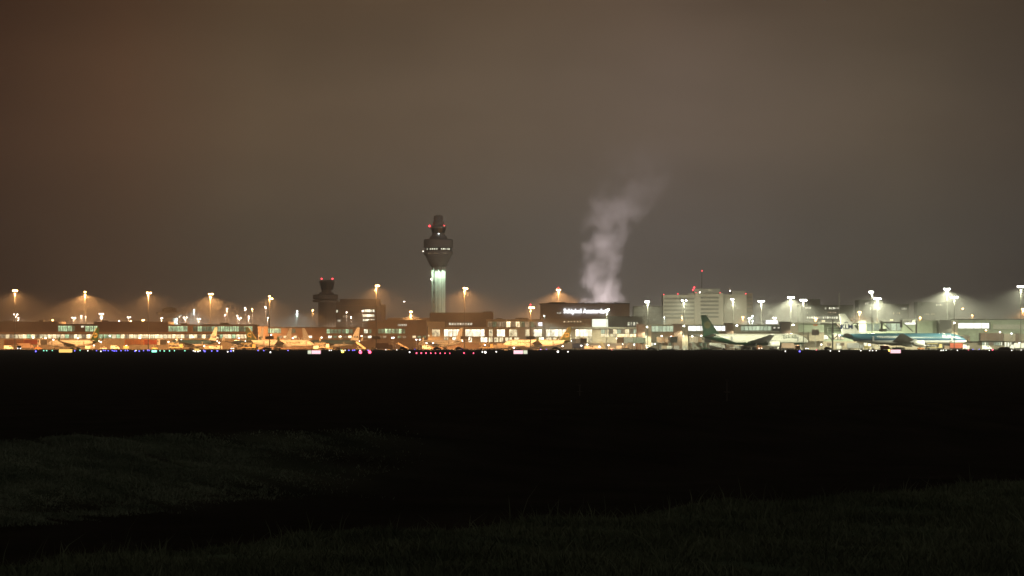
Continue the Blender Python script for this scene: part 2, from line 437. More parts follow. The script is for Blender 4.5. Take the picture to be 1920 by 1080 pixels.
def scatter(n, fn):
    """points between the two sides of the view, kept where fn(w, x, y) says so"""
    out = []
    while len(out) == 0 or sum(map(len, out)) < n:
        y = rng.uniform(20, 125, n * 3); x = rng.uniform(-0.2, 0.2, n * 3) * y
        w = ditch_w(x, y); k = rng.random(n * 3) < fn(w, x, y)
        out.append(np.stack([x[k], y[k]], -1))
    return np.concatenate(out)[:n]
near_grass = grass_material('bank_grass', (0.060, 0.082, 0.058), (0.125, 0.165, 0.115))
lit_tone_grass = grass_material('lit_tone_bank_grass', (0.080, 0.115, 0.088), (0.17, 0.225, 0.175))  # second tone is paler: lamplight from out of view put into the blade colour
pts = scatter(230000, lambda w, x, y: ((w < 0.5) & (w > -14)).astype(float))
tag(stuff(link('grass', blades('grass', pts, 0.035, 0.11, 0.009, 0.45, near_grass, 0.02))), 'dark green grass on the near bank of the ditch', 'grass')
def crest(w, x, y): return (np.abs(w + 0.1) < 0.5).astype(float) * np.clip(0.25 + 0.75 * np.sin(x * 0.9 + 0.5 * np.sin(x * 2.3)), 0.05, 1)
pts = scatter(600, crest)
tag(stuff(link('tall_grass', blades('tall_grass', pts, 0.09, 0.19, 0.006, 0.35, near_grass, 0.15))), 'taller grass stalks standing along the crest of the near bank', 'grass')
def lit_tone_fn(w, x, y):
    lit_fade = np.clip(1.0 - (x + 11.0) / 9.0, 0, 1) ** 2.6 * np.clip(0.65 + 0.5 * np.sin(x * 0.55 + y * 0.33) + 0.3 * np.sin(x * 1.9 - y * 0.7), 0.15, 1)  # painted lamplight dies away rightward as the pale blades thin out
    return np.clip((w - 22.6 - .9 * np.sin(x * .9)) / 4.5, 0, 1) * np.clip((32.6 - w) / 1.5, 0, 1) * lit_fade
pts = scatter(230000, lit_tone_fn)
tag(stuff(link('lit_tone_grass', blades('lit_tone_grass', pts, 0.025, 0.085, 0.015, 0.5, lit_tone_grass, 0.02))), 'grass on part of the far ditch bank, lamplight put into its pale colour', 'grass')

# rough grass at the far edge of the field, against the lit apron
def verge(n):
    x = rng.uniform(-330, 330, n * 3); y = rng.uniform(1480, 1560, n * 3)
    d = np.clip(.35 + .5 * np.sin(x * .13 + np.sin(x * .041) * 2) * np.sin(x * .31 + 1) + .3 * np.sin(x * .77), .04, 1)
    k = rng.random(n * 3) < d
    return np.stack([x[k], y[k]], -1)[:n]
verge_grass = grass_material('rough_verge_grass', (0.012, 0.014, 0.009), (0.024, 0.026, 0.016))
tag(stuff(link('verge_grass', blades('verge_grass', verge(14000), 0.25, 0.6, 0.10, 0.25, verge_grass, 0.06))), 'rough dark grass along the far edge of the field before the lit apron', 'grass')

# marker posts out in the field
def marker_post(px, base, top, label):
    D = DG(base); r = thing('marker_post', label, 'post', (X(px, D), D, 0), 0, 'marker posts in the dark field')
    h = (base - top) * D / F
    MB().tube((0, 0, 0), (0, 0, h), 0.022, 0.018, 8).build('post', M['pole'], r)
    MB().box(-0.12, 0.12, -0.04, 0.04, h * .42, h * .47).build('plate', M['pole'], r)
    MB().box(-0.05, 0.05, -0.045, 0.045, h, h + 0.05).build('cap', M['pole'], r)
marker_post(1363, 752, 714, 'thin marker post with a small cross plate standing in the dark field')
marker_post(1087, 742, 724, 'short thin marker post beside the far bank, without taller neighbours')

# ================================================================== BUILDINGS
def part(root, name, m, px0, px1, py0, py1, D, depth, ground_=False):
    """box part of a building: picture rectangle of its front face at distance D, going depth metres back"""
    ox, oy, oz = root.location
    z1 = Z(py0, D); z0 = 0.0 if ground_ else Z(py1, D)
    mb = MB().box(X(px0, D) - ox, X(px1, D) - ox, D - oy, D + depth - oy, z0 - oz, z1 - oz)
    return mb.build(name, m, root)
WIN = {}
def window(root, px0, px1, py0, py1, D, m, proud=0.12, mull=0):
    """frame with its lit pane as a child; alike windows share meshes"""
    w = round((px1 - px0) * D / F, 2); h = round((py1 - py0) * D / F, 2)
    key = (w, h, m.name, mull)
    if key not in WIN:
        t = min(0.10, h * 0.05)
        fb = MB().box(-w / 2, w / 2, -proud, 0, 0, t).box(-w / 2, w / 2, -proud, 0, h - t, h).box(-w / 2, -w / 2 + t, -proud, 0, t, h - t).box(w / 2 - t, w / 2, -proud, 0, t, h - t)
        for k in range(mull):
            x = -w / 2 + w * (k + 1) / (mull + 1); fb.box(x - 0.1, x + 0.1, -proud, 0, t, h - t)
        pb = MB().box(-w / 2 + t, w / 2 - t, -0.05, -0.02, t, h - t)
        WIN[key] = (fb.mesh('window', M['frame']), pb.mesh('pane', m))
    a, b = WIN[key]
    ox, oy, oz = root.location
    f = link('window', a, root, (X((px0 + px1) / 2, D) - ox, D - oy - 0.003, Z(py1, D) - oz))
    link('pane', b, f)
    return f
def row(root, px0, px1, py0, py1, D, n, ms, gap=0.4, mull=0, skip=0.0):
    st = (px1 - px0) / n
    ms = ms if isinstance(ms, (list, tuple)) else [ms]
    for i in range(n):
        if random.random() < skip: continue
        window(root, px0 + i * st + gap / 2, px0 + (i + 1) * st - gap / 2, py0, py1, D, random.choice(ms), mull=mull)
def root_at(name, label, px, D, group=None): return thing(name, label, 'building', (X(px, D), D, 0), 0, group)

# ---- left pier
D = 1900
pier = root_at('airport_pier', 'long low pier with dark brown upper wall over a strip of warm lit windows', 250, D)
part(pier, 'lower_wall', M['tan'], -170, 475, 635, 655, D, 36, True)
part(pier, 'lower_wall_top', M['tan'], -170, 475, 625.5, 635, D + .4, 35)
part(pier, 'ledge', M['brown'], -170, 475, 622.3, 625.5, D - 2.2, 38)
part(pier, 'upper_wall', M['darkbrown'], -170, 108, 604, 622.3, D + 1, 34)
part(pier, 'upper_wall', M['darkbrown'], 108, 176, 609, 622.3, D + 1, 34)
part(pier, 'upper_wall', M['darkbrown'], 176, 315, 603, 622.3, D + 1, 34)
part(pier, 'upper_wall', M['brown'], 315, 475, 610, 622.3, D + 1, 34)
part(pier, 'roof_edge', M['roof'], 313, 478, 608.2, 610, D, 36)
part(pier, 'roof_edge', M['roof'], 107.8, 176.2, 607.6, 609, D + .5, 35)
part(pier, 'roof_edge', M['roof'], -170, 107.6, 602.9, 604, D + .5, 35)
row(pier, -166, 474, 627, 634.6, D + .4, 80, [W['warm'], W['warm'], W['cream'], W['warm'], W['dwarm'], W['green']], 0.25)
row(pier, 108.5, 136, 610.6, 621.4, D + 1, 3, W['green'], 0.6, 1)
window(pier, 137, 140, 611, 621, D + 1, W['dgreen'])
window(pier, 152, 157.5, 610.8, 614, D + 1, W['hot'])
row(pier, 159.5, 183, 611, 621.6, D + .99, 3, W['green'], 0.6, 1)
row(pier, 315.5, 352, 611.3, 621.8, D + 1, 5, W['green'], 0.5, 1)
row(pier, 361.5, 474, 611.6, 621.8, D + 1, 13, [W['green'], W['green'], W['dgreen']], 0.5, 1)
for px, w, h in ((14, 9, 2), (77, 4, 3), (197, 6, 2.4), (255, 7, 1.6), (420, 8, 3), (345, 6, 2)):
    top = 603 if px < 312 else 608.2
    part(pier, 'roof_plant', M['roof'], px - w, px + w, top - h, top - .05, D + 12, 6)

# ---- middle pier behind the parked aircraft
D = 1985
mid = root_at('airport_pier', 'hazy tan middle pier with scattered dim green windows below the old control tower', 610, D)
part(mid, 'lower_wall', M['brown'], 475, 800, 626, 655, D, 30, True)
part(mid, 'upper_wall', M['brown'], 475, 502, 612, 626, D, 28)
part(mid, 'upper_wall', M['brown'], 502, 690, 614.5, 626, D + 1, 28)
part(mid, 'upper_wall', M['brown'], 690, 800, 612, 626, D + 1, 28)
part(mid, 'roof_edge', M['roof'], 502.2, 689.8, 613.3, 614.5, D + .5, 29)
row(mid, 503, 527, 615.8, 624.8, D + 1, 4, W['green'], 0.5, 1)
row(mid, 540, 554, 616.5, 624.5, D + 1, 3, W['dgreen'], 0.5)
row(mid, 612, 662, 617, 625.3, D + 1, 7, [W['dgreen'], W['dgreen'], W['green']], 0.7)
row(mid, 682, 690, 617, 625, D + 1, 1, W['office'], 0.5)
row(mid, 691, 697, 617, 625, D + 1, 1, W['dgreen'], 0.5)
row(mid, 708, 760, 616.5, 625.4, D + 1, 8, [W['dgreen'], W['green'], W['dgreen']], 0.8)
row(mid, 745, 763, 607.6, 611.4, D + 30, 5, W['spots'], 0.8)
part(mid, 'back_wall', M['brown'], 690, 800, 600, 612.4, D + 30.3, 12)
row(mid, 484, 800, 629.5, 634, D, 34, [W['dwarm'], W['warm'], W['hot'], W['dgreen']], 2.4, 0, 0.45)

# ---- central terminal
D = 2080
ter = root_at('terminal_building', 'wide terminal with bright cream glass halls under an orange lit canopy edge', 960, D)
part(ter, 'base_wall', M['brown'], 790, 1200, 643, 655, D - 3, 46, True)
part(ter, 'hall_wall', M['tan'], 790, 1197, 616.2, 643, D, 40)
part(ter, 'roof_volume', M['brown'], 726, 806, 596, 616, D + 24, 30)
part(ter, 'roof_volume', M['darkbrown'], 805.5, 925, 586, 613, D + 14, 30)
part(ter, 'roof_volume', M['darkbrown'], 905, 923, 584, 586, D + 16, 12)
part(ter, 'canopy_edge', M['tan'], 833, 912, 613.2, 616, D - 4, 18)
part(ter, 'side_wall', M['tan'], 790, 833, 603, 616.2, D + 5, 18)
part(ter, 'upper_storey', M['tan'], 912, 1030, 600, 616, D + 1, 30)
part(ter, 'roof_slab', M['tan'], 911, 1031, 598.6, 600, D - 1, 33)
part(ter, 'upper_storey', M['tan'], 1030, 1110, 597, 616, D + 1.5, 30)
part(ter, 'upper_storey', M['roof'], 1140, 1205, 593, 616, D + 6, 26)
part(ter, 'roof_slab', M['pale'], 1031, 1200, 613.4, 616, D - 2, 8)
part(ter, 'lit_box', M['pale'], 1109.6, 1140.4, 597.6, 613.4, D - 1.5, 10)
o = window(ter, 1110, 1140, 598, 613, D - 1.5, E['box'])
row(ter, 914, 1010, 602.8, 613.5, D + 1, 11, [W['dwarm'], W['dwarm'], W['dgreen'], W['warm']], 0.7, 1)
window(ter, 1008, 1017, 604, 611.5, D + 1, E['bill'])
for a, b, n, m in ((810, 825, 2, 'cream'), (832.5, 864, 4, 'hot'), (855.5, 863, 1, 'hot'), (872.5, 908.5, 5, 'hot'), (916.5, 924, 1, 'cream'), (931.5, 947, 2, 'hot'),
                   (954.5, 970, 2, 'cream'), (985, 993, 1, 'cream'), (1000.5, 1016, 2, 'hot'), (1024, 1047, 3, 'hot'), (1047, 1071, 3, 'hot'), (1079, 1110, 4, 'hot')):
    if a == 855.5: continue
    row(ter, a, b, 617.4, 631, D, n, W[m], 0.35, 2)
for a, b in ((832, 841), (848, 868), (878, 885), (901, 914), (916, 924), (926, 935), (936, 944), (947, 960), (964, 974), (996, 1000), (1009, 1020), (1024, 1034), (1036, 1048), (1060, 1072), (1078, 1086), (1095, 1110)):
    row(ter, a, b, 632.6, 641.5, D, max(1, int((b - a) / 7)), [W['hot'], W['cream'], W['cream']], 0.4, 1)
row(ter, 794, 806, 628, 631, D, 2, W['cream'], 0.4)
row(ter, 1126.5, 1195, 617.4, 625.8, D, 9, [W['cream'], W['dwarm'], W['pgreen']], 0.5, 1)
row(ter, 1126.5, 1195, 626.4, 632, D, 9, [W['cream'], W['warm']], 0.2)
row(ter, 1176, 1197, 604, 610.5, D + 6, 4, [W['spots'], W['office']], 1.4)
row(ter, 841, 886, 605.2, 609.8, D + 14, 9, W['spots'], 0.9)
for px in (1058, 1066, 1071, 1077, 1083, 1089):
    window(ter, px - .9, px + .9, 602, 604.4, D + 1.5, W['warm'])
part(ter, 'roof_plant', M['roof'], 930, 942, 596.6, 598.6, D + 12, 8)
part(ter, 'roof_plant', M['roof'], 966, 990, 595.8, 598.6, D + 14, 8)

# ---- dark block with the illuminated name
D = 2135
sb = root_at('plant_building', 'windowless dark flat-roofed block carrying the glowing name sign, steam behind', 1096, D)
part(sb, 'wall', M['signwall'], 1013.5, 1180.5, 570, 655, D, 40, True)
part(sb, 'parapet', M['roof'], 1013, 1181, 568.4, 570, D - .4, 41)
part(sb, 'plant_housing', M['roof'], 1030, 1060, 566.4, 568.4, D + 20, 10)
for px in (1092, 1108, 1124, 1140, 1156):
    ox, oy, oz = sb.location
    MB().lathe([(3.0, Z(568.4, D)), (3.2, Z(566, D)), (2.5, Z(565, D))], X(px, D + 30) - ox, 30, 16).build('cooling_fan', M['roof'], sb)
for px, dxx, pwr in ((1094, .25, 2.2e5), (1154, -.3, 2.2e5), (1124, .25, 3.2e5)):
    rf = MB().box(X(px, D) - sb.location[0] - .6, X(px, D) - sb.location[0] + .6, 2, 3, Z(568.4, D), Z(568.4, D) + .7).build('roof_floodlight', M['dsteel'], sb)
    lamp('roof_floodlight_beam', rf, (X(px, D) - sb.location[0], 3.2, Z(568.4, D) + 1.2), (1.0, .86, .88), pwr, angle=120 if pwr < 3e5 else 60, blend=.8, aim=(dxx, .9, .75) if pwr < 3e5 else (.25, .40, 1.0), r=.4)
row(sb, 1044, 1052, 585.5, 588.5, D, 2, W['spots'], 0.6)
sgn = thing('illuminated_sign', 'large glowing white letters reading Schiphol Amsterdam on the dark block', 'sign', (X(1098.5, D), D - 0.9, Z(587, D)))
tm = text_mesh('Schiphol Amsterdam', 3.45, 0.075, 0.15)
w0 = max(v.co.x for v in tm.vertices) - min(v.co.x for v in tm.vertices)
tm.materials.clear(); tm.materials.append(E['letter'])
k = 83 * D / F / w0
lt = link('lettering', tm, sgn); lt.rotation_euler = (math.radians(90), 0, 0); lt.scale = (k, 1.18, 1)
for z in (0.1, 2.2): MB().box(-15, 15, 0.35, 0.5, z, z + 0.15).build('mounting_rail', M['dsteel'], sgn)
for x in (-14, -7, 0, 7, 14): MB().box(x - .1, x + .1, 0.5, 0.897, 0.0, 2.4).build('bracket', M['dsteel'], sgn)

# ---- old control tower and the office block beside it
D = 2300
ot = root_at('control_tower', 'old dark low control tower with two red lamps on its square cab', 612, D)
s = D / F
def zz(py): return Z(py, D)
cx = X(612, D) - ot.location[0]
MB().lathe([(6.4, 0), (6.4, zz(566.5))], cx, 8, 20).build('shaft', M['bldark'], ot)
MB().lathe([(8.8, zz(566.5)), (9.4, zz(565.5)), (9.4, zz(562.5)), (8.6, zz(562))], cx - 1, 8, 24).build('lower_gallery', M['bldark'], ot)
MB().lathe([(7.2, zz(562)), (9.2, zz(560)), (9.2, zz(552.5)), (6.0, zz(551))], cx - 1, 8, 24).build('upper_gallery', M['bldark'], ot)
MB().lathe([(5.2, zz(551)), (5.2, zz(548)), (3.6, zz(547.5)), (3.6, zz(543))], cx - .5, 8, 20).build('neck', M['bldark'], ot)
cab = MB().lathe([(4.2, zz(543)), (5.2, zz(531)), (5.2, zz(529))], cx, 8, 8).build('cab', M['glass'], ot)
MB().lathe([(5.6, zz(529)), (5.6, zz(526.5)), (3, zz(525))], cx, 8, 8).build('cab_roof', M['bldark'], ot)
for px in (601.8, 622.3):
    rl = MB().tube((X(px, D) - ot.location[0], 8, zz(529)), (X(px, D) - ot.location[0], 8, zz(523)), 0.12).build('lamp_post', M['dsteel'], ot)
    MB().ball((X(px, D) - ot.location[0], 8, zz(522.3)), 0.6).build('red_lamp', E['red'], rl)
MB().tube((X(599, D) - ot.location[0], 4, zz(543)), (X(596.5, D) - ot.location[0], 4, zz(528)), 0.15).build('antenna', M['steel'], ot)
D = 2330
ob = root_at('office_building', 'dark stepped office block beside the old control tower with three bright window bands', 660, D)
part(ob, 'wall', M['bldark'], 604, 712, 566, 654, D, 30, True)
part(ob, 'roof_storey', M['bldark'], 637, 712, 560.5, 566, D + 2, 26)
part(ob, 'side_wing', M['brown'], 712, 722, 571, 654, D + 6, 20, True)
for y in (572, 588, 604): part(ob, 'ledge', M['brown'], 603.6, 712.4, y, y + 1.2, D - .5, 31)
row(ob, 605, 615, 581, 586, D, 3, W['office'], 0.7)
row(ob, 624.3, 633.3, 580.8, 586, D, 3, W['office'], 0.3)
row(ob, 643, 651, 591.5, 594.5, D, 3, W['dwarm'], 0.6)
row(ob, 613, 622.5, 599.6, 603, D, 4, W['dwarm'], 0.6)
row(ob, 624.4, 630, 598.6, 603.4, D, 2, W['hot'], 0.6)
row(ob, 633, 639.5, 599.5, 603.2, D, 3, W['spots'], 0.6)
for y0, y1 in ((580.3, 585.3), (589.4, 594.3), (598.3, 602)):
    row(ob, 680.3, 702.3, y0, y1, D, 6, [W['hot'], W['office']], 0.25)

# ---- the tall control tower
D = 2400
tw = root_at('control_tower', 'tall slender control tower with green-white lit fluted shaft and wide dark head', 822, D)
def zz(py): return Z(py, D)
def shaft_mesh():
    mb = MB(); n = 72; prof = []
    for zt in (0, zz(560), zz(520), zz(500)):
        q = []
        for i in range(n):
            t = 2 * math.pi * i / n
            r = 4.95 + (0.22 if (i % 6) < 4 else -0.18)
            q.append((r * math.cos(t), r * math.sin(t), zt))
        prof.append(q)
    return mb.loft(prof)
shaft_mesh().build('shaft', M['tower'], tw)
for py in (509, 528, 547, 565):
    MB().box(-3.9, -2.9, -4.7, -4.1, zz(py + 3), zz(py)).build('slit_window', M['glass'], tw)
ang = math.radians(215)
MB().box(-3.8, -2.9, -4.55, -3.9, 0, zz(501)).build('stair_slot', M['towdark'], tw)
MB().lathe([(5.3, zz(500.5)), (6.2, zz(498)), (8.0, zz(489)), (9.6, zz(481)), (9.8, zz(479))], 0, 0, 36).build('head_cone', M['towdark'], tw, smooth=False)
MB().lathe([(10.3, zz(479)), (10.9, zz(477.5)), (10.9, zz(470.5)), (10.4, zz(470))], 0, 0, 36).build('lower_gallery', M['towdark'], tw)
MB().lathe([(10.0, zz(470)), (10.0, zz(465))], 0, 0, 36).build('gallery_glass', M['glass'], tw)
MB().lathe([(10.7, zz(465)), (11.0, zz(463)), (11.0, zz(450)), (10.2, zz(448.6)), (6.0, zz(447.5))], 0, 0, 36).build('upper_drum', M['towdark'], tw)
MB().lathe([(6.6, zz(447.5)), (6.4, zz(444)), (5.0, zz(441)), (4.6, zz(437))], 0, 0, 24).build('collar', M['towdark'], tw)
MB().lathe([(4.6, zz(437)), (5.6, zz(428.5))], 0, 0, 12).build('cab_glass', M['glass'], tw)
MB().lathe([(6.0, zz(428.5)), (6.0, zz(425)), (4.4, zz(422.5)), (4.0, zz(416)), (3.6, zz(415))], 0, 0, 24).build('cab_roof', M['towdark'], tw)
MB().lathe([(3.4, zz(415)), (3.6, zz(411)), (3.2, zz(404.5)), (1.2, zz(403))], 0, 0, 16).build('radar_dome', M['towdark'], tw)
for i in range(12):
    t = math.radians(270 - 55 + i * 10)
    if i in (1, 6): continue
    x, y = 10.05 * math.cos(t), 10.05 * math.sin(t)
    o = MB().box(-.55, .55, -.06, .06, zz(468.6), zz(466.2)).build('lit_window', W['office'], tw, (x, y, 0)); o.rotation_euler = (0, 0, t - math.radians(270))
for i in range(9):
    t = math.radians(270 - 40 + i * 9)
    x, y = 10.95 * math.cos(t), 10.95 * math.sin(t)
    if i in (2, 5, 6): continue
    o = MB().box(-.45, .45, -.06, .06, zz(476), zz(474.6)).build('lit_window', W['dwarm'], tw, (x, y, 0)); o.rotation_euler = (0, 0, t - math.radians(270))
for px in (805.6, 832.6):
    x = X(px, D) - tw.location[0]
    a = MB().bar((x * .82, -1, zz(425)), (x, -2, zz(425)), .2).build('lamp_bracket', M['dsteel'], tw)
    MB().ball((x, -2, zz(424)), 0.75).build('red_lamp', E['red'], a)
MB().ball((0.3, -5.4, zz(438.5)), .32).build('cab_lamp', E['cool'], tw)
MB().ball((X(809.4, D) - tw.location[0] - .4, -1.5, zz(524)), .5).build('red_lamp', E['warm'], tw)
MB().ball((X(794, D) - tw.location[0] - .2, -1.5, zz(471)), .3).build('rim_lamp', E['warm'], tw)
for i in range(5):                                   # downlights under the head wash the shaft
    t = math.radians(270 - 80 + i * 40); x, y = 6.7 * math.cos(t), 6.7 * math.sin(t)
    fl = MB().box(x - .35, x + .35, y - .35, y + .35, zz(499), zz(497.6)).build('shaft_floodlight', M['dsteel'], tw)
    lamp('shaft_light', fl, (x * 1.2, y * 1.2, zz(498.6)), (0.74, 1.0, 0.72), 34000, angle=80, blend=0.9, aim=(-x * .28, -y * .28, -20), r=0.3)

# ---- banded office towers behind the right pier
D = 2500
hb = root_at('office_building', 'big pale office with horizontal dark window bands and red roof lamps', 1305, D)
def zz(py): return Z(py, D)
def banded(root, px0, px1, top, D, depth, n, step, m1=M['office'], m2=M['officed'], first=5.2, band=3.5):
    part(root, 'wing', m1, px0, px1, top, 654, D, depth, True)
    for i in range(n):
        y = top + first + i * step
        part(root, 'window_band', m2, px0 + 1.5, px1 - 1.5, y, y + band, D - .12, 1.0)
        part(root, 'sill', m1, px0 + 1.2, px1 - 1.2, y + band, y + band + .5, D - .5, .6)
banded(hb, 1243.5, 1303, 553, D, 26, 6, 7.2)
part(hb, 'core', M['office'], 1303, 1312, 549, 654, D - 2, 22, True)
banded(hb, 1312.1, 1349, 551, D - .5, 26, 6, 7.2)
part(hb, 'end_wall', M['office'], 1349, 1356, 549.5, 654, D - 1.5, 28, True)
part(hb, 'plant_storey', M['towdark'], 1289, 1306, 550, 553, D + 6, 14)
part(hb, 'plant_storey', M['towdark'], 1301, 1350, 541.5, 551, D + 9, 12)
part(hb, 'low_wing', M['bldark'], 1188, 1243, 574, 654, D + 10, 20, True)
for i in range(4): part(hb, 'window_band', M['officed'], 1189, 1242, 577.5 + i * 7, 580.3 + i * 7, D + 9.8, .6)
row(hb, 1319, 1328, 590.5, 594, D - .62, 3, W['dwarm'], .8)
am = MB().tube((X(1318, D) - hb.location[0], 15, zz(541.5)), (X(1318, D) - hb.location[0], 15, zz(508)), .35, .12).build('antenna_mast', M['dsteel'], hb)
MB().ball((X(1318.5, D) - hb.location[0], 15, zz(507)), .45).build('red_lamp', E['red'], am)
for px, py in ((1245, 552), (1271.5, 551), (1302, 539), (1300, 543.3), (1306, 549), (1351, 549)):
    MB().ball((X(px, D) - hb.location[0], 4, zz(py)), .42 if px not in (1302, 1300) else .7).build('red_lamp', E['red'], hb)
MB().ball((X(1313, D) - hb.location[0], 4, zz(548)), .5).build('roof_lamp', E['warm'], hb)
part(hb, 'sign_frame', M['pale'], 1328, 1336, 542, 546, D + 8.5, .4)
D = 2520
hb2 = root_at('office_building', 'plain windowless pale gable block adjoining the banded office, one red lamp', 1380, D)
def zz(py): return Z(py, D)
part(hb2, 'wall', M['office'], 1356.5, 1400, 552, 654, D, 30, True)
part(hb2, 'end_wing', M['brown'], 1400, 1411, 550, 654, D + 8, 20, True)
part(hb2, 'plant_storey', M['towdark'], 1372, 1398, 545.5, 552, D + 8, 12)
for i in range(6): part(hb2, 'window_band', M['officed'], 1400.6, 1410.4, 556 + i * 7, 559 + i * 7, D + 7.9, .4)
MB().ball((X(1399, D) - hb2.location[0], 4, zz(550.5)), .45).build('red_lamp', E['red'], hb2)
MB().ball((X(1369.7, D) - hb2.location[0], 4, zz(545)), .5).build('roof_lamp', E['warm'], hb2)
D = 2620
fo = root_at('office_building', 'far dark office with rows of small lit windows above the pale pier roof', 1545, D)
part(fo, 'wall', M['bldark'], 1500, 1600, 572, 654, D, 30, True)
part(fo, 'tower', M['bldark'], 1512, 1538, 561, 654, D + 8, 20, True)
row(fo, 1505, 1521, 575.5, 579, D, 4, W['spots'], .9, 0, .1)
row(fo, 1546, 1573, 576, 580, D, 7, [W['spots'], W['office']], .7, 0, .1)
row(fo, 1552, 1568, 584.5, 587.5, D, 5, W['dwarm'], .8, 0, .2)
row(fo, 1512, 1580, 593.5, 597.5, D, 16, [W['spots'], W['office']], .9, 0, .1)
window(fo, 1512.5, 1515, 586, 588.5, D, W['spots'])
fo2 = root_at('office_building', 'far dark tower block with two short rows of small lit windows', 1645, D)
part(fo2, 'wall', M['bldark'], 1610, 1655, 562, 654, D + 20, 30, True)
part(fo2, 'side_wing', M['bldark'], 1655, 1704, 570, 654, D + 30, 24, True)
row(fo2, 1622, 1630, 567, 571.5, D + 20, 3, W['spots'], .7)
row(fo2, 1631, 1651, 576.5, 580.5, D + 20, 7, [W['spots'], W['office']], .6)
row(fo2, 1690, 1700, 577, 581, D + 30, 4, W['spots'], .8)
row(fo2, 1670, 1688, 585.5, 589, D + 30, 5, W['dwarm'], .9, 0, .2)
fo3 = root_at('office_building', 'faint far slab with a dotted row of lit windows between the white mast poles', 1745, D)
part(fo3, 'wall', M['bldark'], 1720, 1790, 566, 654, D + 60, 24, True)
row(fo3, 1755, 1767, 570, 573.5, D + 60, 5, W['spots'], .8)
row(fo3, 1729, 1756, 587.5, 590.5, D + 60, 8, W['dwarm'], .9, 0, .2)
ct = thing('radio_mast', 'faint thin mast rising behind the far offices', 'mast', (X(1573.5, 2600), 2600, 0))
MB().bar((0, 0, 0), (0, 0, Z(549, 2600)), .55).build('mast', M['steel'], ct)
for py in (556, 563, 575): MB().box(-1.2, 1.2, -.3, .3, Z(py + 1, 2600), Z(py, 2600)).build('antenna_panel', M['steel'], ct)

# low radar tower behind the left pier (dark round head)
D = 2060
rt = thing('radar_tower', 'squat dark round-headed tower behind the left pier roof', 'tower', (X(318, D), D, 0))
def zz(py): return Z(py, D)
MB().lathe([(5.2, 0), (5.2, zz(596)), (7.4, zz(592)), (8.6, zz(588)), (8.6, zz(585.5)), (6.2, zz(584.5))], 0, 0, 24).build('drum', M['bldark'], rt)
MB().lathe([(4.6, zz(584.5)), (4.6, zz(579)), (3.2, zz(577)), (1.4, zz(575.8))], 0, 0, 20).build('cabin', M['bldark'], rt)
MB().tube((-1, 0, zz(575.8)), (-1, 0, zz(570)), .1).build('antenna', M['steel'], rt)

# ---- right pier
D = 1765
rp = root_at('airport_pier', 'right pier of pale green glass galleries between brown stair towers', 1480, D)
def zz(py): return Z(py, D)
part(rp, 'base_wall', M['tan'], 1196, 1545, 640, 655.5, D + 4, 26, True)
part(rp, 'mid_wall', M['tan'], 1196, 1545, 623, 640, D + 2, 26)
part(rp, 'gallery_wall', M['pale'], 1219, 1500, 610.5, 622.4, D + 1.5, 22)
part(rp, 'roof_edge', M['greenp'], 1219, 1500, 608.6, 610.5, D + .6, 24)
part(rp, 'gallery_floor', M['pale'], 1196, 1545, 622.4, 623, D + .6, 26)
row(rp, 1221.5, 1262.5, 611, 622, D + 1.5, 6, W['pgreen'], .05)
row(rp, 1290, 1361, 611, 620.4, D + 1.5, 9, W['white'], .04)
row(rp, 1389, 1446, 611.4, 619.8, D + 1.5, 8, W['pgreen'], .05)
window(rp, 1447.5, 1464, 611, 621, D + 1.5, M['glass'])
row(rp, 1448, 1464, 613, 616, D + 1.38, 2, W['spots'], 4)
for a, b, c, t, m in ((1195, 1209.3, 1221, 607.8, 'brown'), (1263.5, 1279, 1290, 608, 'brown'), (1361, 1375, 1389, 606.5, 'brown'), (1464.5, 1482, 1496, 604, 'darkbrown')):
    part(rp, 'stair_tower', M[m], a, b, t, 655.5, D - 6, 14, True)
    part(rp, 'stair_tower_side', M['tan'], b, c, t + 1, 655.5, D - 4, 11, True)
    part(rp, 'roof_edge', M['roof'], a - .4, b + .4, t - .8, t, D - 6.4, 15)
    part(rp, 'door', M['white'], b + 1, b + 3.6, 624, 632, D - 4.15, .3)
    for kx in (-.4, .5):
        ox = X((a + b) / 2, D) - rp.location[0] + kx * 3.2
        MB().bar((ox, -2, zz(t - .8)), (ox + (1.2 if kx > 0 else -1.1), -2, zz(t - 3.8)), .14).build('roof_antenna', M['pale'], rp)
part(rp, 'green_wall', M['greenp'], 1497, 1545, 606.5, 623, D + 1, 22)
part(rp, 'roof_edge', M['pale'], 1496, 1580, 604.2, 606.5, D, 24)
part(rp, 'panel_wall', M['tan'], 1517, 1545, 623.2, 640, D + 1.2, .7)
# central stretch behind the blue aircraft
part(rp, 'green_wall', M['greenp'], 1545, 1600, 606.6, 640, D + 8, 20)
part(rp, 'base_wall', M['tan'], 1545, 1765, 640, 655.5, D + 6, 22, True)
row(rp, 1544, 1553, 628, 636.4, D + 7.9, 1, W['hot'], .3)
row(rp, 1563, 1583, 627, 636.5, D + 7.9, 3, W['cream'], .6)
row(rp, 1568, 1582, 607, 621, D + 7.9, 2, W['cream'], .6)
part(rp, 'green_wall', M['greenp'], 1606, 1720, 605, 640, D + 7.8, 20)
part(rp, 'white_shaft', M['pale'], 1610, 1624, 601.5, 640, D + 3, 8)
row(rp, 1624.5, 1650, 606.5, 620, D + 7.7, 2, W['pgreen'], .6)
row(rp, 1661, 1690, 606, 620, D + 7.7, 3, W['pgreen'], .6)
row(rp, 1696, 1717, 604.9, 608.7, D + 7.7, 2, W['white'], .3)
part(rp, 'green_wall', M['greenp'], 1720.2, 1762, 600.6, 640, D + 5, 22)
for i in range(10): part(rp, 'wall_rib', M['greenp'], 1722 + i * 4, 1722.7 + i * 4, 602, 638, D + 4.8, .4)
part(rp, 'stair_tower', M['officed'], 1761.5, 1784, 600, 655.5, D - 6, 14, True)
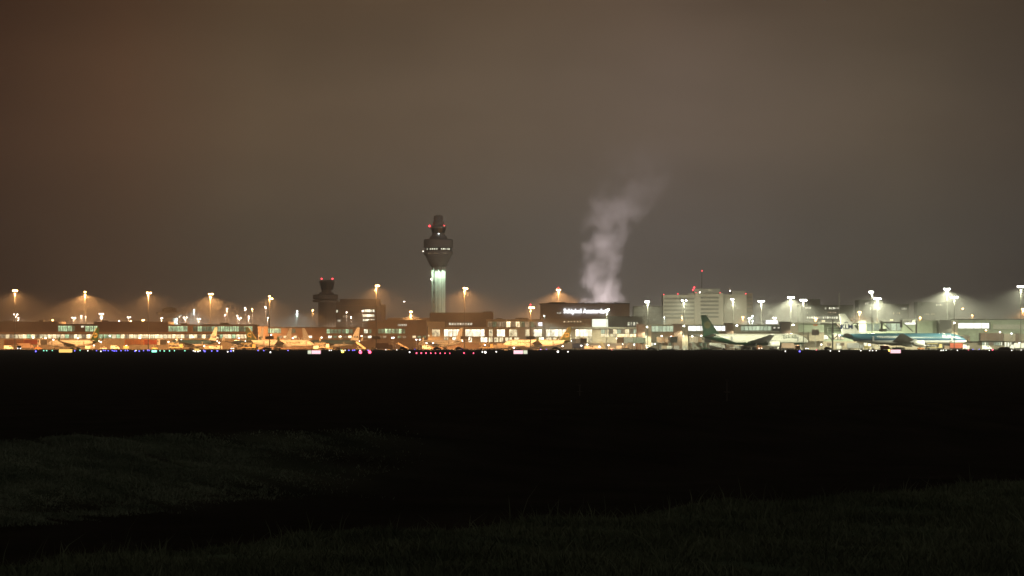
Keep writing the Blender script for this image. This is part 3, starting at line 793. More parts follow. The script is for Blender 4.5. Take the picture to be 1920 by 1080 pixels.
part(rp, 'stair_tower_side', M['tan'], 1784, 1796, 601.5, 655.5, D - 4, 11, True)
part(rp, 'green_wall', M['greenp'], 1796, 2080, 599.5, 640, D + 2, 24)
part(rp, 'roof_edge', M['roof'], 1795, 2080, 598, 599.5, D + 1, 26)
part(rp, 'base_wall', M['tan'], 1796, 2080, 640, 655.5, D + 6, 20, True)
for i in range(4): window(rp, 1796.5 + i * 14.6, 1796.5 + (i + 1) * 14.6 - .02, 605.5, 616, D + 2, E['bright'])
part(rp, 'window_surround', M['dsteel'], 1855.4, 1857, 604, 618, D + 1.4, .8)
part(rp, 'gallery', M['pale'], 1862, 2080, 608.5, 617, D + .8, 1.4)
part(rp, 'mid_box', M['brown'], 1839, 1881, 624.5, 639, D - 5, 10)
part(rp, 'mid_box', M['tan'], 1882, 1920, 626, 640, D - 4, 9)
part(rp, 'mid_box', M['brown'], 1904, 1912, 625, 652, D - 4.6, 5)
row(rp, 1841, 1880, 641.6, 648, D + 6, 9, [W['office'], W['pgreen'], W['dwarm']], .7, 0, .1)
row(rp, 1883, 1898, 641.6, 650.5, D + 6, 3, W['office'], .5)
row(rp, 1903, 1980, 641.6, 648, D + 6, 8, [W['office'], W['dwarm']], 1.5, 0, .3)
row(rp, 1200, 1540, 642.6, 648.5, D + 4, 40, [W['dwarm'], W['cream'], W['dgreen'], W['office']], 1.8, 0, .45)
row(rp, 1550, 1755, 642.6, 648.5, D + 6, 24, [W['dwarm'], W['cream'], W['office']], 1.8, 0, .45)
bb = thing('billboard', 'glowing lilac white billboard on the pier roof beside the darkest stair tower', 'billboard', (X(1448.5, D), D + 6, zz(608.6)))
MB().box(-3.3, 3.3, -.3, .3, 0.25, zz(600) - zz(608.6)).build('box', M['white'], bb)
MB().box(-3.2, 3.2, -.34, -.303, 0.4, zz(600) - zz(608.6) - .12).build('lit_face', E['bill'], bb)
for x in (-2.4, 2.4): MB().box(x - .12, x + .12, -.1, .1, 0, .25).build('leg', M['dsteel'], bb)

# wall floodlights on the stair towers
for px, py, lab in ((1212.5, 613.5, 'the first brown stair tower by the terminal'), (1281, 612, 'the stair tower behind the tall green tail'),
                    (1380, 611, 'the stair tower above the green and white aircraft'), (1485.3, 609.6, 'the darkest stair tower'), (1786, 606, 'the grey stair tower above the blue aircraft')):
    fl = thing('wall_floodlight', 'small white floodlight bracketed on ' + lab, 'floodlight', (X(px, D), D - 6.6, zz(py)))
    MB().bar((0, 2.6, 0), (0, .3, .1), .16).build('bracket', M['steel'], fl)
    MB().box(-.45, .45, -.3, .3, -.05, .45).build('housing', M['steel'], fl)
    MB().box(-.4, .4, -.42, -.305, -.12, .4).build('lens', E['halide'], fl)
    lamp('floodlight_beam', fl, (0, -1.2, -.4), HALIDE, 2.2e4, angle=165, blend=0.3, aim=(0, -.5, -.6), r=.3)

# ================================================================== LAMP MASTS
def mast(px, py, D, kind, heads, power, label, red=False, name='floodlight_mast', group=None, thick=.26, polemat='pole', base=False, sc=1.0, angle=158, aim=(0, 0, -1)):
    """heads: list of sideways offsets in photo pixels from the pole, and drops"""
    x, h = X(px, D), Z(py, D)
    r = thing(name, label, 'lamp mast' if name == 'floodlight_mast' else 'street lamp', (x, D, 0), 0, group)
    col = dict(sodium=SODIUM, halide=HALIDE, warm=(1, .72, .5), cool=(.75, 1, .95))[kind]
    MB().tube((0, 0, 0), (0, 0, h - .3), thick, thick * .5, 10).build('pole', M[polemat], r)
    s = D / F
    xs_ = [a * s for a, b in heads]
    if len(heads) > 1 or name == 'floodlight_mast':
        MB().bar((min(xs_ + [0]) - .3, 0, h - .05), (max(xs_ + [0]) + .3, 0, h - .05), .14).build('crossarm', M[polemat], r)
    for (a, b) in heads:
        f = MB().box(a * s - .42 * sc, a * s + .42 * sc, -.4 * sc, .4 * sc, h + .42 * sc - b * s, h + .55 * sc - b * s).build('floodlight', M[polemat], r)
        MB().ball((a * s, 0, h - b * s), .66 * sc, 10, 6, .7).build('lens', E[kind], f)
    if red:
        rr = MB().tube((0, 0, h - .3), (0, 0, h + 1.2), .06).build('spike', M['dsteel'], r)
        MB().ball((0, 0, h + 1.6), .4).build('red_lamp', E['red'], rr)
    if base:
        MB().box(-1.1, 1.1, -1.1, 1.1, 0, 1.0).build('footing', M['roof'], r)
        MB().box(-2.2, 2.2, -.8, .8, 5.6, 7.2).build('equipment_box', M['dsteel'], r)
    if power:
        lamp('mast_light', r, (0, 0, h - 1.1 * sc), col, power, angle=angle, blend=.45, aim=aim, r=.8)
    return r
P = P_MAST
FW = (0, .35, -.9)          # heads tilted towards the stands and piers
mast(28, 545, 1750, 'sodium', [(-2.6, 0), (.2, -.3), (3, 0)], .6 * P, 'tall orange floodlight mast with three heads above the left end of the brown pier', aim=FW)
mast(159.5, 547.5, 1960, 'sodium', [(0, 0)], 1.4 * P, 'single-headed orange floodlight mast behind the gap of green windows')
mast(278, 549, 1750, 'sodium', [(-1.5, 0), (4, .3)], .5 * P, 'orange floodlight mast with one large and one small head, before the dark wall', aim=FW)
mast(394.5, 551.5, 1950, 'sodium', [(-1.8, 0), (3.4, 0)], 1.2 * P, 'two-headed orange floodlight mast behind the green glass gallery')
mast(505.5, 556, 1690, 'sodium', [(0, 0), (4.5, 4)], .4 * P, 'dark-poled floodlight mast with two uneven heads by the lettered gold aircraft', polemat='dsteel', base=True, thick=.3, sc=.8, aim=FW)
mast(705.5, 536, 1690, 'sodium', [(.5, 0), (4, 0), (2.2, -.5)], .6 * P, 'orange floodlight mast with dark lower pole beside the dark box truck', polemat='dsteel', base=True, thick=.34, aim=FW)
mast(871, 540.5, 1700, 'sodium', [(-.5, 0), (4, .8)], .9 * P, 'orange floodlight mast with dark pole crossing the bright terminal windows', polemat='dsteel', base=True, thick=.3, aim=FW)
mast(770.5, 585, 2030, 'sodium', [(0, 0)], 1.3 * P, 'short single orange floodlight on a mast left of the tall tower', sc=1.4)
mast(994.8, 577, 1690, 'sodium', [(-1.2, 0), (2, 0), (5.5, 0)], .32 * P, 'lower orange floodlight mast with red tip lamp in front of the gold aircraft', red=True, polemat='dsteel', base=True, thick=.3, aim=FW)
mast(1047, 543.5, 2215, 'sodium', [(-2.4, 0), (2.6, 0)], 1.5 * P, 'orange floodlight mast with red tip lamp behind the dark sign block corner', red=True)
mast(1137.8, 580.5, 2050, 'halide', [(-1, 1), (3, 0)], .12 * P, 'white floodlight mast whose head covers the end of the glowing name', polemat='pale')
for px, py, hd, pw, dm, lab in (
    (1214.5, 566, [(-3, 0), (0.6, 0)], .22, 1640, 'white floodlight mast beside the first brown stair tower'),
    (1282.8, 563.5, [(-3.6, 0), (3.6, 0)], .85, 2230, 'white floodlight mast with two spread heads before the banded office'),
    (1374.5, 561, [(-3, 0), (0, .5)], .85, 2230, 'white floodlight mast before the plain gable block'),
    (1427.5, 565, [(-4.5, .3), (0, 0), (4, 0)], 0.6, 2230, 'slender white floodlight mast between the gable block and the billboard'),
    (1483, 558, [(-4, 0), (0, 0), (4, 0)], 1.6, 1830, 'bright white floodlight mast above the darkest stair tower'),
    (1506.5, 563, [(-4, 0), (0, 0), (4, 0)], .2, 1640, 'white floodlight mast next to the far office with lit rows'),
    (1635, 547.5, [(-3.5, 0), (.5, .3)], .18, 1745, 'tall white floodlight mast above the white lettered tail'),
    (1645.3, 560, [(-4.5, 0), (0, 0), (4.5, 0)], 1.6, 1830, 'lower white floodlight mast close beside a taller one behind the white shaft'),
    (1775.5, 542, [(-4, 0), (0, 0), (4, 0)], 1.6, 1830, 'tall white floodlight mast over the grey stair tower'),
    (1789.3, 557.5, [(-4.5, 0), (0, 0), (4.5, 0)], .08, 1625, 'lower white floodlight mast beside the one over the grey stair tower'),
    (1914, 537.5, [(-4.5, 0), (0, 0), (4.5, 0)], .55, 1640, 'tallest white floodlight mast standing over the pale green gallery end')):
    mast(px, py, dm, 'halide', hd, pw * P, lab, polemat='pole', thick=.30 if dm > 1700 else .2, aim=(0, .55, -.8) if dm > 2000 else (0, .25, -.9) if dm < 1700 else (0, -.1, -1))

# small lamps on poles behind the piers
for px, py, kind, hd, pw, D, lab in (
    (29.5, 589.5, 'warm', [(-3, 0), (3, 0)], .10, 1960, 'low twin lamp behind the brown pier below the three-headed mast'),
    (34.5, 596, 'warm', [(0, 0)], .06, 1955, 'lowest single lamp behind the brown pier below the three-headed mast'),
    (98.5, 600, 'sodium', [(0, 0)], .04, 1950, 'dull orange lamp at the corner of the dark brown wall'),
    (138.5, 596, 'warm', [(-2.6, 0), (2.6, 0)], .08, 2000, 'twin street lamp above the first green windows'),
    (152.5, 592.5, 'warm', [(0, 0)], .10, 2000, 'bright single street lamp between two others behind the green windows'),
    (160, 594, 'warm', [(0, 0)], .07, 2010, 'single street lamp just right of a brighter one behind the green windows'),
    (190, 588.7, 'warm', [(-3, 0), (0, -.3), (3, 0)], .10, 2000, 'three-lamp street light above the dark fin top'),
    (190, 596, 'warm', [(-1, 0), (1.4, -.5)], .05, 1990, 'lower lamp pair under the three-lamp street light'),
    (223.5, 602, 'warm', [(0, 0)], .03, 1950, 'small lamp just over the roof of the long dark wall'),
    (242, 595, 'warm', [(-2.5, 0), (2, 0)], .06, 2000, 'uneven twin street lamp above the long dark wall'),
    (245.5, 602, 'sodium', [(0, 0)], .03, 1990, 'orange lamp under the uneven twin street lamp'),
    (268.5, 600, 'sodium', [(-1.4, .3), (1.6, 0)], .03, 2000, 'small pair of orange lamps left of the two-headed mast pole'),
    (303, 597, 'warm', [(-1, 0), (1, -.6)], .12, 1960, 'large glaring lamp close to the squat round-headed tower'),
    (336.5, 587.5, 'warm', [(-1.5, 0), (1.5, 0)], .12, 2080, 'wide white lamp right of the squat round-headed tower'),
    (364, 581.5, 'cool', [(0, 0)], .16, 2060, 'cool greenish white floodlight behind the green gallery'),
    (347.5, 595.3, 'warm', [(-2.6, 0), (2.6, 0)], .07, 1990, 'twin street lamp over the first bay of the green gallery'),
    (372.5, 598.5, 'warm', [(-2.2, 0), (2, -.3)], .07, 1990, 'twin street lamp over the blue aircraft tail'),
    (425.5, 579, 'warm', [(0, 0)], .06, 2080, 'tall thin street lamp right of the two-headed orange mast'),
    (422.3, 590.5, 'warm', [(0, 0)], .06, 2060, 'street lamp below a taller thin one right of the orange mast'),
    (446, 592, 'warm', [(-1, 0)], .05, 2050, 'small street lamp over a lower twin lamp'),
    (448.5, 596.3, 'warm', [(-2.4, 0), (2.6, 0)], .07, 2000, 'low twin street lamp near the end of the green gallery'),
    (459.5, 577.8, 'warm', [(0, 0)], .06, 2100, 'tall pink-white street lamp left of a brighter orange one'),
    (472.8, 580, 'sodium', [(0, 0)], .12, 2080, 'bright orange-white street lamp over the dark tail'),
    (466.5, 593.5, 'warm', [(0, 0)], .05, 2050, 'low street lamp left of the dark tail'),
    (497.5, 575.5, 'warm', [(0, 0)], .08, 2080, 'street lamp left of the dark-poled mast, the higher of two'),
    (502.5, 596, 'warm', [(0, 0)], .05, 2050, 'street lamp left of the dark-poled mast, the lower of two'),
    (557.3, 584, 'cool', [(0, 0)], .16, 2040, 'cool white street lamp on a pale pole over the white tail'),
    (586.5, 581.5, 'sodium', [(0, 0)], .14, 2060, 'orange street lamp left of the old control tower'),
    (650, 585.5, 'warm', [(0, 0)], .06, 2280, 'lamp in front of the stepped office, the higher of two'),
    (658.3, 594, 'warm', [(0, 0)], .04, 2280, 'lamp in front of the stepped office, the lower of two'),
    (679.8, 583, 'warm', [(0, 0)], .06, 2290, 'lamp at the corner of the bright office window bands'),
    (758, 565.5, 'warm', [(0, 0)], .0, 2400, 'tiny faint lamp high left of the tall tower'),
    (1020.5, 592.5, 'cool', [(0, 0)], .003, 2070, 'small white lamp on the terminal roof left of the name sign'),
    (1245.5, 595, 'cool', [(0, 0)], .03, 2300, 'tiny lamp before the low banded wing'),
    (1278.7, 594.5, 'sodium', [(0, 0)], .10, 2455, 'orange street lamp below a two-headed white mast'),
    (1392.7, 594.5, 'sodium', [(-1, 0), (1.5, 0)], .14, 2480, 'orange street lamp in front of the plain gable block'),
    (1405.5, 596.5, 'cool', [(-1.5, .5), (2, 0)], .10, 1850, 'white lamp pair right of the gable block'),
    (1411, 589, 'cool', [(0, 3.5), (0, 13)], .04, 1850, 'slim pole with stacked small lamps right of the gable block'),
    (1452.3, 596, 'warm', [(-2.2, 0), (2.2, 0)], .08, 1860, 'white twin lamp standing behind the glowing billboard'),
    (1529.5, 597, 'sodium', [(-1, 0), (1.6, .4)], .14, 1800, 'orange lamp at the pier roof left of the gantry'),
    (1611.5, 585.5, 'sodium', [(-1.4, 0), (1.4, 0)], .20, 1830, 'orange-red street lamp between the lettered tail and the white mast'),
    (1725.5, 595.5, 'sodium', [(0, 0)], .14, 1830, 'orange lamp behind the ribbed pale green wall'),
    (1823, 591.5, 'sodium', [(0, 0)], .05, 1900, 'small yellowish lamp above the wide bright window'),
    (1805, 579, 'sodium', [(0, 0)], .0, 2500, 'tiny reddish far lamp above the wide bright window'),
    (1918.5, 579.5, 'sodium', [(-1.5, 0), (1.5, 0)], .35, 1900, 'large orange lamp under the tallest white mast')):
    mast(px, py, D, kind, hd, pw * P * 1.4, lab, name='street_lamp', thick=.16, sc=.62 if py > 586 else .74, polemat='pole')
for px, py, D, lab in ((1543.6, 602, 1755, 'square warm roof light left of the gantry pylon'), (1671.5, 600, 1755, 'square warm roof light above the gantry beam')):
    fl = thing('roof_light', lab, 'roof light', (X(px, D), D, Z(py + 1.6, D)))
    MB().box(-1.0, 1.0, -.3, .3, 0, .95).build('housing', M['steel'], fl)
    MB().box(-.9, .9, -.4, -.303, .08, .88).build('lens', emit('soft_yellow_lamp', (1, .88, .5), 1.6), fl)

# ================================================================== AIRFIELD SIGNS AND GROUND LIGHTS
def airfield_sign(px0, px1, py0, py1, cells, label):
    D = DG(py1, .22); s = D / F; w = (px1 - px0) * s; h = (py1 - py0) * s
    r = thing('airfield_sign', label, 'sign', (X((px0 + px1) / 2, D), D, 0))
    MB().box(-w / 2 - .05, w / 2 + .05, -.02, .3, .2, .2 + h + .06).build('housing', M['dsteel'], r)
    for x in (-w * .35, w * .35): MB().tube((x, .12, 0), (x, .12, .2), .05, n=8).build('leg', M['dsteel'], r)
    for a, b, e_ in cells:
        MB().box(-w / 2 + a * w + .02, -w / 2 + b * w - .02, -.05, -.022, .23, .2 + h).build('lit_panel', E[e_], r)
airfield_sign(110.5, 135.5, 654.6, 661, [(0, 1, 'signyel')], 'long glowing yellow airfield sign before the gold aircraft with a ringed tail')
airfield_sign(577, 601.5, 656.8, 663.6, [(0, .27, 'signwhite'), (.29, 1, 'signpink')], 'airfield sign with a yellow end and pink face before the lettered gold nose')
airfield_sign(963, 989, 656.8, 663.6, [(0, .68, 'signpink'), (.7, 1, 'signwhite')], 'airfield sign with a pink face and yellow end below the lower orange mast')
airfield_sign(1669.3, 1689, 655.5, 662.2, [(0, 1, 'signpink')], 'plain glowing pink airfield sign before the blue aircraft')
airfield_sign(284.5, 294, 656.6, 660.4, [(0, 1, 'green')], 'small green glowing airfield sign below the orange jet bridge')
airfield_sign(364.5, 374, 653.6, 658, [(0, 1, 'signyel')], 'small yellow glowing airfield sign below the blue aircraft tail')
airfield_sign(1666, 1668.2, 655, 659, [(0, 1, 'amber')], 'narrow orange glowing panel right next to the plain pink airfield sign')

GL = {}
def ground_light(px, py, e_, size=1.0, nm='taxiway_light', label=None, group=None):
    D = min(DG(max(py, 655.0), .3), 1560); key = (e_, size)
    if key not in GL:
        base = MB().lathe([(.14 * size, 0), (.10 * size, .16), (.07 * size, .2)], 0, 0, 8).mesh('base', M['dsteel'])
        lens = MB().ball((0, 0, .2 + .17 * size), .19 * size, 8, 5).mesh('lens', E[e_]); GL[key] = (base, lens)
    names = {'blue': 'blue', 'green': 'green', 'wht': 'white', 'amber': 'amber', 'redg': 'red'}
    marks = [(-9, ''), (123, 'long yellow'), (289, 'green'), (369, 'small yellow'), (589, 'yellow-left-ended'), (976, 'yellow-right-ended'), (1679, 'plain pink')]
    k = max(i for i, q in enumerate(marks) if px >= q[0])
    where = 'left of the long yellow airfield sign' if k == 0 else 'past the plain pink sign before the blue aircraft' if k == len(marks) - 1 else f'between the {marks[k][1]} and {marks[k + 1][1]} airfield signs'
    r = thing(nm, label or f'small {names[e_]} taxiway light {where}', 'ground light', (X(px, D), D, 0), 0, group or f'{names[e_]} taxiway lights {where}')
    link('base', GL[key][0], r); link('lens', GL[key][1], r)
for px, py in ((67, 659.4), (140, 658), (181, 657.8), (194, 657.4), (197.5, 657.6), (203, 657.8), (210.5, 657.4), (214, 658.6), (218, 658.4), (227, 658), (235, 657.6), (239.5, 657.6),
               (253, 658.8), (261, 658.8), (269, 657.8), (277, 657.4), (280, 657.4), (382, 657.6), (384, 659.4), (397, 658.4), (408, 658.4), (433, 659), (407, 658.2), (484, 657.6), (494.5, 657.6),
               (540, 657.6), (654, 657.2), (661.5, 657.2), (665, 657), (690, 657.2), (778, 655.4), (866, 655), (1013.5, 655), (1024.5, 655.2), (1499.5, 659.6), (1824, 654.4), (1836, 654.6)):
    ground_light(px, py, 'blue', 1.0 if py < 659 else 1.25)
for px, py in ((82, 657.8), (87.5, 657.8), (98, 657.6), (150, 657), (300, 658.2), (308, 658.4), (318, 658.2), (327, 658), (346.6, 658), (640, 657)):
    ground_light(px, py, 'green')
for px, py in ((164.5, 658), (189, 659), (255, 657.6), (362.5, 658), (366, 659.2), (371, 659.4), (375, 658.2), (427, 660), (437.5, 658), (507, 661), (617.5, 657.2), (621, 657), (647, 657), (675, 657),
               (723.5, 656), (744, 656.2), (768, 660.8), (904.5, 660.4), (910, 661.6), (930.5, 660), (1472.5, 658.8), (1557, 658.2), (1573.5, 658.8), (1614, 658), (1630.5, 657.8), (1636, 657.8), (1643, 657.8),
               (1764.5, 657.6), (1768.5, 657.4), (1774, 657), (1795, 657), (1855, 657), (1897, 657.2), (1914.5, 656.8), (1046, 660.4), (1065, 660)):
    ground_light(px, py, 'wht', 1.0 if px not in (910, 1046) else 1.5)
for i in range(8): ground_light(781 + i * 8.9, 662.4, 'redg', .95 - .05 * i, 'stop_bar_light', 'small red stop bar light in a straight row on the dark field', 'red stop bar lights in a row')
for px, py in ((870, 662.2), (887.8, 662.4), (1147, 656), (1816, 656.6), (1531, 656.4)): ground_light(px, py, 'redg', .8)
for px, py, e_, lab in ((642.3, 660.6, 'amber', 'bright amber guard light standing alone in the dark field'), (675.8, 662.4, 'redg', 'large red-pink guard light, left one of a bright pair'),
                        (693.2, 662, 'redg', 'large red-pink guard light, right one of a bright pair')):
    ground_light(px, py, e_, 2.1, 'guard_light', lab, 'bright guard lights')
ground_light(1861, 656.6, 'redg', 1.6, 'guard_light', 'red-white light on the field edge before the right gate building')

# ================================================================== AIRCRAFT
def livery_material(name, base, bands):
    """paint scheme: bands = list of (colour, condition nodes builder); condition is on object coordinates x, z"""
    m = bpy.data.materials.new(name); m.use_nodes = True
    nt = m.node_tree; N, Lk = nt.nodes, nt.links; b = N['Principled BSDF']
    b.inputs['Roughness'].default_value = 0.35
    tc = N.new('ShaderNodeTexCoord'); sp = N.new('ShaderNodeSeparateXYZ'); Lk.new(tc.outputs['Object'], sp.inputs[0])
    cur = None
    last = N.new('ShaderNodeRGB'); last.outputs[0].default_value = (*base, 1); cur = last.outputs[0]
    for col, a, bx, c in bands:         # paint where z*a + x*bx + c > 0
        q = N.new('ShaderNodeMath'); q.operation = 'MULTIPLY'; Lk.new(sp.outputs[2], q.inputs[0]); q.inputs[1].default_value = a
        p = N.new('ShaderNodeMath'); p.operation = 'MULTIPLY_ADD'; Lk.new(sp.outputs[0], p.inputs[0]); p.inputs[1].default_value = bx; Lk.new(q.outputs[0], p.inputs[2])
        g = N.new('ShaderNodeMath'); g.operation = 'GREATER_THAN'; Lk.new(p.outputs[0], g.inputs[0]); g.inputs[1].default_value = -c
        mx = N.new('ShaderNodeMix'); mx.data_type = 'RGBA'; Lk.new(g.outputs[0], mx.inputs[0]); Lk.new(cur, mx.inputs[6]); mx.inputs[7].default_value = (*col, 1)
        cur = mx.outputs[2]
    Lk.new(cur, b.inputs['Base Color'])
    return m

def aircraft(label, nose_px, tail_px, D, facing, yaw, L=39.5, R=1.95, span=35.8, fin=12.5, paint='leaf', titles=None, group=None, zc=3.55, cabin_lit=False):
    cxp = (nose_px + tail_px) / 2
    rz = math.radians(yaw if facing > 0 else 180 - yaw)
    r = thing('airliner', label, 'airplane', (X(cxp, D), D, 0), rz, group)
    k = L / 39.5
    big = L > 50
    if paint == 'leaf':
        fm, finm = livery_material('white_green_livery', (.74, .74, .70), [((.02, .06, .02), -.9, -1.0, -12.2 * k)]), M['teal']
    elif paint == 'blue':
        fm = livery_material('white_blue_livery', (.72, .73, .73), [((.02, .05, .13), 1, .0, -(zc - .25 * R)), ((.040, .102, .145), 1, .0, -(zc - .08 * R))]); finm = M['white']
    elif paint == 'green':
        fm = livery_material('white_dark_green_livery', (.76, .76, .70), [((.008, .042, .022), -1, 0, zc - .55 * R), ((.008, .042, .022), -1, -.32, zc - 6.2)]); finm = M['green']
    else:
        fm, finm = M['white'], M['white']
    # fuselage
    n = 20; secs = []
    for t, f, dz in ((0, .03, -.36), (.008, .2, -.34), (.022, .42, -.27), (.045, .63, -.17), (.075, .82, -.08), (.11, .95, -.02), (.15, 1, 0), (.62, 1, 0), (.70, .96, .03), (.78, .84, .13), (.86, .64, .28), (.93, .42, .44), (.98, .2, .55), (1.0, .08, .6)):
        x = L / 2 - t * L
        secs.append([(x, R * f * math.cos(a), zc + R * dz + R * f * math.sin(a)) for a in [2 * math.pi * i / n for i in range(n)]])
    fus = MB().loft(secs).build('fuselage', fm, r, smooth=True)
    # belly fairing
    MB().loft([[(x, R * g * 1.05 * math.cos(a), zc - R * .55 + R * .62 * g * math.sin(a)) for a in [2 * math.pi * i / 12 for i in range(12)]] for x, g in ((.13 * L, .4), (.09 * L, .9), (-.1 * L, .95), (-.15 * L, .4))]).build('belly_fairing', fm, r, smooth=True)
    # cockpit windows and cabin windows
    for sgn in (-1, 1):
        x = L / 2 - .045 * L
        MB().add([(x + .9 * k, sgn * R * .30, zc + R * .30), (x - .3 * k, sgn * R * .62, zc + R * .33), (x - .5 * k, sgn * R * .56, zc + R * .56), (x + .35 * k, sgn * R * .24, zc + R * .50)], [(0, 1, 2, 3)]).build('cockpit_window', M['glass'], r)
        mb = MB(); nw = int(L * .62 / (.85 if not big else 1.1))
        for i in range(nw):
            xw = L * .36 - i * (L * .62 / nw)
            zw = zc + .22 * R; yw = sgn * (math.sqrt(R * R - (.22 * R) ** 2) + .012)
            if xw < -.12 * L - .08 * L: break
            mb.add([(xw, yw, zw - .17), (xw + .25, yw, zw - .17), (xw + .25, yw, zw + .17), (xw, yw, zw + .17)], [(0, 1, 2, 3)])
        stuff(mb.build('cabin_window_row', W['cream'] if cabin_lit else M['glass'], r))
        for xd in (.37 * L, -.25 * L):
            yw = sgn * (R * (.995 if xd > 0 else 1.0) + .012)
            MB().box(xd - .45, xd + .45, min(yw, yw - sgn * .03), max(yw, yw - sgn * .03), zc - .35 * R, zc + .5 * R).build('door', M['grey'], r)
    # fin
    zb = zc + R * .72
    fp = [(-.30 * L, zb), (-.345 * L, zb + .6 * k), (-.462 * L, fin), (-.505 * L, fin), (-.482 * L, zb + .1)]
    fo_ = MB().prism(fp, -.16 * k, .16 * k).build('fin', finm, r)
    def on_fin(poly, m, name):
        for sgn in (-1, 1):
            y = sgn * (.16 * k + .02)
            MB().add([(x, y, z) for x, z in poly], [tuple(range(len(poly)))]).build(name, m, fo_)
    fx, fz, fr = -.445 * L, zb + (fin - zb) * .42, .105 * (fin - zb) * 1.5
    def ring(cx_, cz_, r0, r1, a0=0, a1=360, m=M['gold'], name='emblem'):
        st = 18; A = [math.radians(a0 + (a1 - a0) * i / st) for i in range(st + 1)]
        for sgn in (-1, 1):
            y = sgn * (.16 * k + .02)
            vs = [(cx_ + q * math.cos(a), y, cz_ + q * math.sin(a)) for a in A for q in (r0, r1)]
            MB().add(vs, [(2 * i, 2 * i + 1, 2 * i + 3, 2 * i + 2) for i in range(st)]).build(name, m, fo_)
    if paint == 'leaf':
        ring(fx, fz, fr * .62, fr, 20, 330, M['gold']); ring(fx + .9, fz - 1.0, fr * .3, fr * .55, 0, 300, M['gold'])
        on_fin([(-.352 * L, zb + .9), (-.46 * L, fin - .35), (-.452 * L, fin - .35), (-.340 * L, zb + .9)], M['gold'], 'leading_edge')
    if paint == 'green':
        ring(fx - .3, fz + 1.0, fr * .05, fr * 1.15, 0, 360, M['dull']); ring(fx - .3, fz + 1.0, fr * .3, fr * .5, 0, 359, M['teal'], 'emblem_line')
        for sgn in (-1, 1): MB().box(fx - .3 - fr, fx - .3 + fr, min(sgn * .19 * k, sgn * (.19 * k + .05)), max(sgn * .19 * k, sgn * (.19 * k + .05)), fz + .95, fz + 1.1).build('emblem_line', M['teal'], fo_)
    def put_text(body, size, x, z, m, where, bold=.02, name='lettering'):
        me0 = text_mesh(body, size, bold)
        if where != 'fin':                        # cut the letters into strips so that they follow the round body
            bm = bmesh.new(); bm.from_mesh(me0)
            for q in range(1, 12):
                bmesh.ops.bisect_plane(bm, geom=bm.verts[:] + bm.edges[:] + bm.faces[:], plane_co=(0, size * (q / 11 - .25), 0), plane_no=(0, 1, 0))
            bmesh.ops.triangulate(bm, faces=bm.faces[:]); bm.to_mesh(me0); bm.free()
        for sgn in (-1, 1):
            me = me0.copy()
            for v in me.vertices:
                u, w = v.co.x, v.co.y
                xx, zz_ = x - sgn * u, z + w
                if where == 'fin': y = sgn * (.16 * k + .03)
                else:
                    dz = min(abs(zz_ - zc), R * .95); rr = R
                    tt = (L / 2 - xx) / L
                    if tt < .15: rr = R * np.interp(tt, [.045, .075, .11, .15], [.63, .82, .95, 1]); dz = min(dz, rr * .9)
                    y = sgn * (math.sqrt(max(rr * rr - dz * dz, .01)) + .03)
                v.co = (xx, y, zz_)
            me.materials.clear(); me.materials.append(m)
            link(name, me, fo_ if where == 'fin' else r)
    if paint == 'blue' and big:
        put_text('KLM', 3.4, -.448 * L, zb + (fin - zb) * .28, M['navy'], 'fin', .08)
        cz = zb + (fin - zb) * .28 + 3.1
        for sgn in (-1, 1):
            for dx in (-.8, -.27, .27, .8):
                y = sgn * (.16 * k + .03)
                MB().add([(-.452 * L + dx + .26 * math.cos(a), y, cz + (.35 if abs(dx) < .5 else .1) + .26 * math.sin(a)) for a in [math.pi * i / 4 for i in range(8)]], [tuple(range(8))]).build('crown_mark', M['navy'], fo_)
    elif paint == 'blue':
        put_text('KLM', 1.5, -.447 * L, zb + (fin - zb) * .22, M['navy'], 'fin', .04)
    for body, size, tx, tz, mm in titles or []: put_text(body, size, tx * L, zc + tz * R, M[mm], 'body')
    # tailplane, wings, engines, gear
    for sgn in (-1, 1):
        zt = zc + R * .45; hs = span * .19
        def wing_sec(y, xa, xb, z, th): return [(xa, y, z), (xa * .7 + xb * .3, y, z + th), (xb, y, z + th * .15), (xa * .55 + xb * .45, y, z - th * .5)]
        MB().loft([wing_sec(sgn * R * .3, -.395 * L, -.485 * L, zt, .3 * k), wing_sec(sgn * hs, -.475 * L, -.512 * L, zt + .8 * k, .12 * k)]).build('tailplane', M['grey'], r)
        zw = zc - R * .55; hw = span / 2
        MB().loft([wing_sec(sgn * R * .6, .12 * L, -.10 * L, zw, .75 * k), wing_sec(sgn * hw * .36, .035 * L, -.115 * L, zw + .75 * k, .5 * k), wing_sec(sgn * hw, -.125 * L, -.165 * L, zw + 2.3 * k, .2 * k)]).build('wing', M['grey'], r)
        if not big:
            MB().loft([wing_sec(sgn * hw, -.13 * L, -.165 * L, zw + 2.3 * k, .12), wing_sec(sgn * (hw + .5), -.155 * L, -.178 * L, zw + 2.3 * k + 2.3, .06)]).build('winglet', finm if paint == 'leaf' else M['white'], r)
        ye = sgn * hw * .33; ze = zw - .5 * k + .1; er = .98 * (1.0 if not big else 1.72)
        el_ = 3.6 * k * .85
        ec = MB().loft([[(x, ye + q * math.cos(a), ze + q * math.sin(a)) for a in [2 * math.pi * i / 14 for i in range(14)]] for x, q in ((.115 * L, er * .9), (.108 * L, er), (.108 * L - el_ * .6, er * .96), (.108 * L - el_, er * .62))]).build('engine', M['white'] if paint != 'leaf' else M['grey'], r, smooth=True)
        MB().tube((.116 * L, ye, ze), (.1155 * L, ye, ze), er * .8, er * .8, 14).build('intake', M['dsteel'], ec)
        MB().bar((.06 * L, ye, ze + er * .9), (-.0 * L, ye, zw + .45 * k), .3 * k, .9 * k).build('pylon', M['grey'], ec)
        yg = sgn * R * 1.35; zg = .55 * (1 if not big else 1.25)
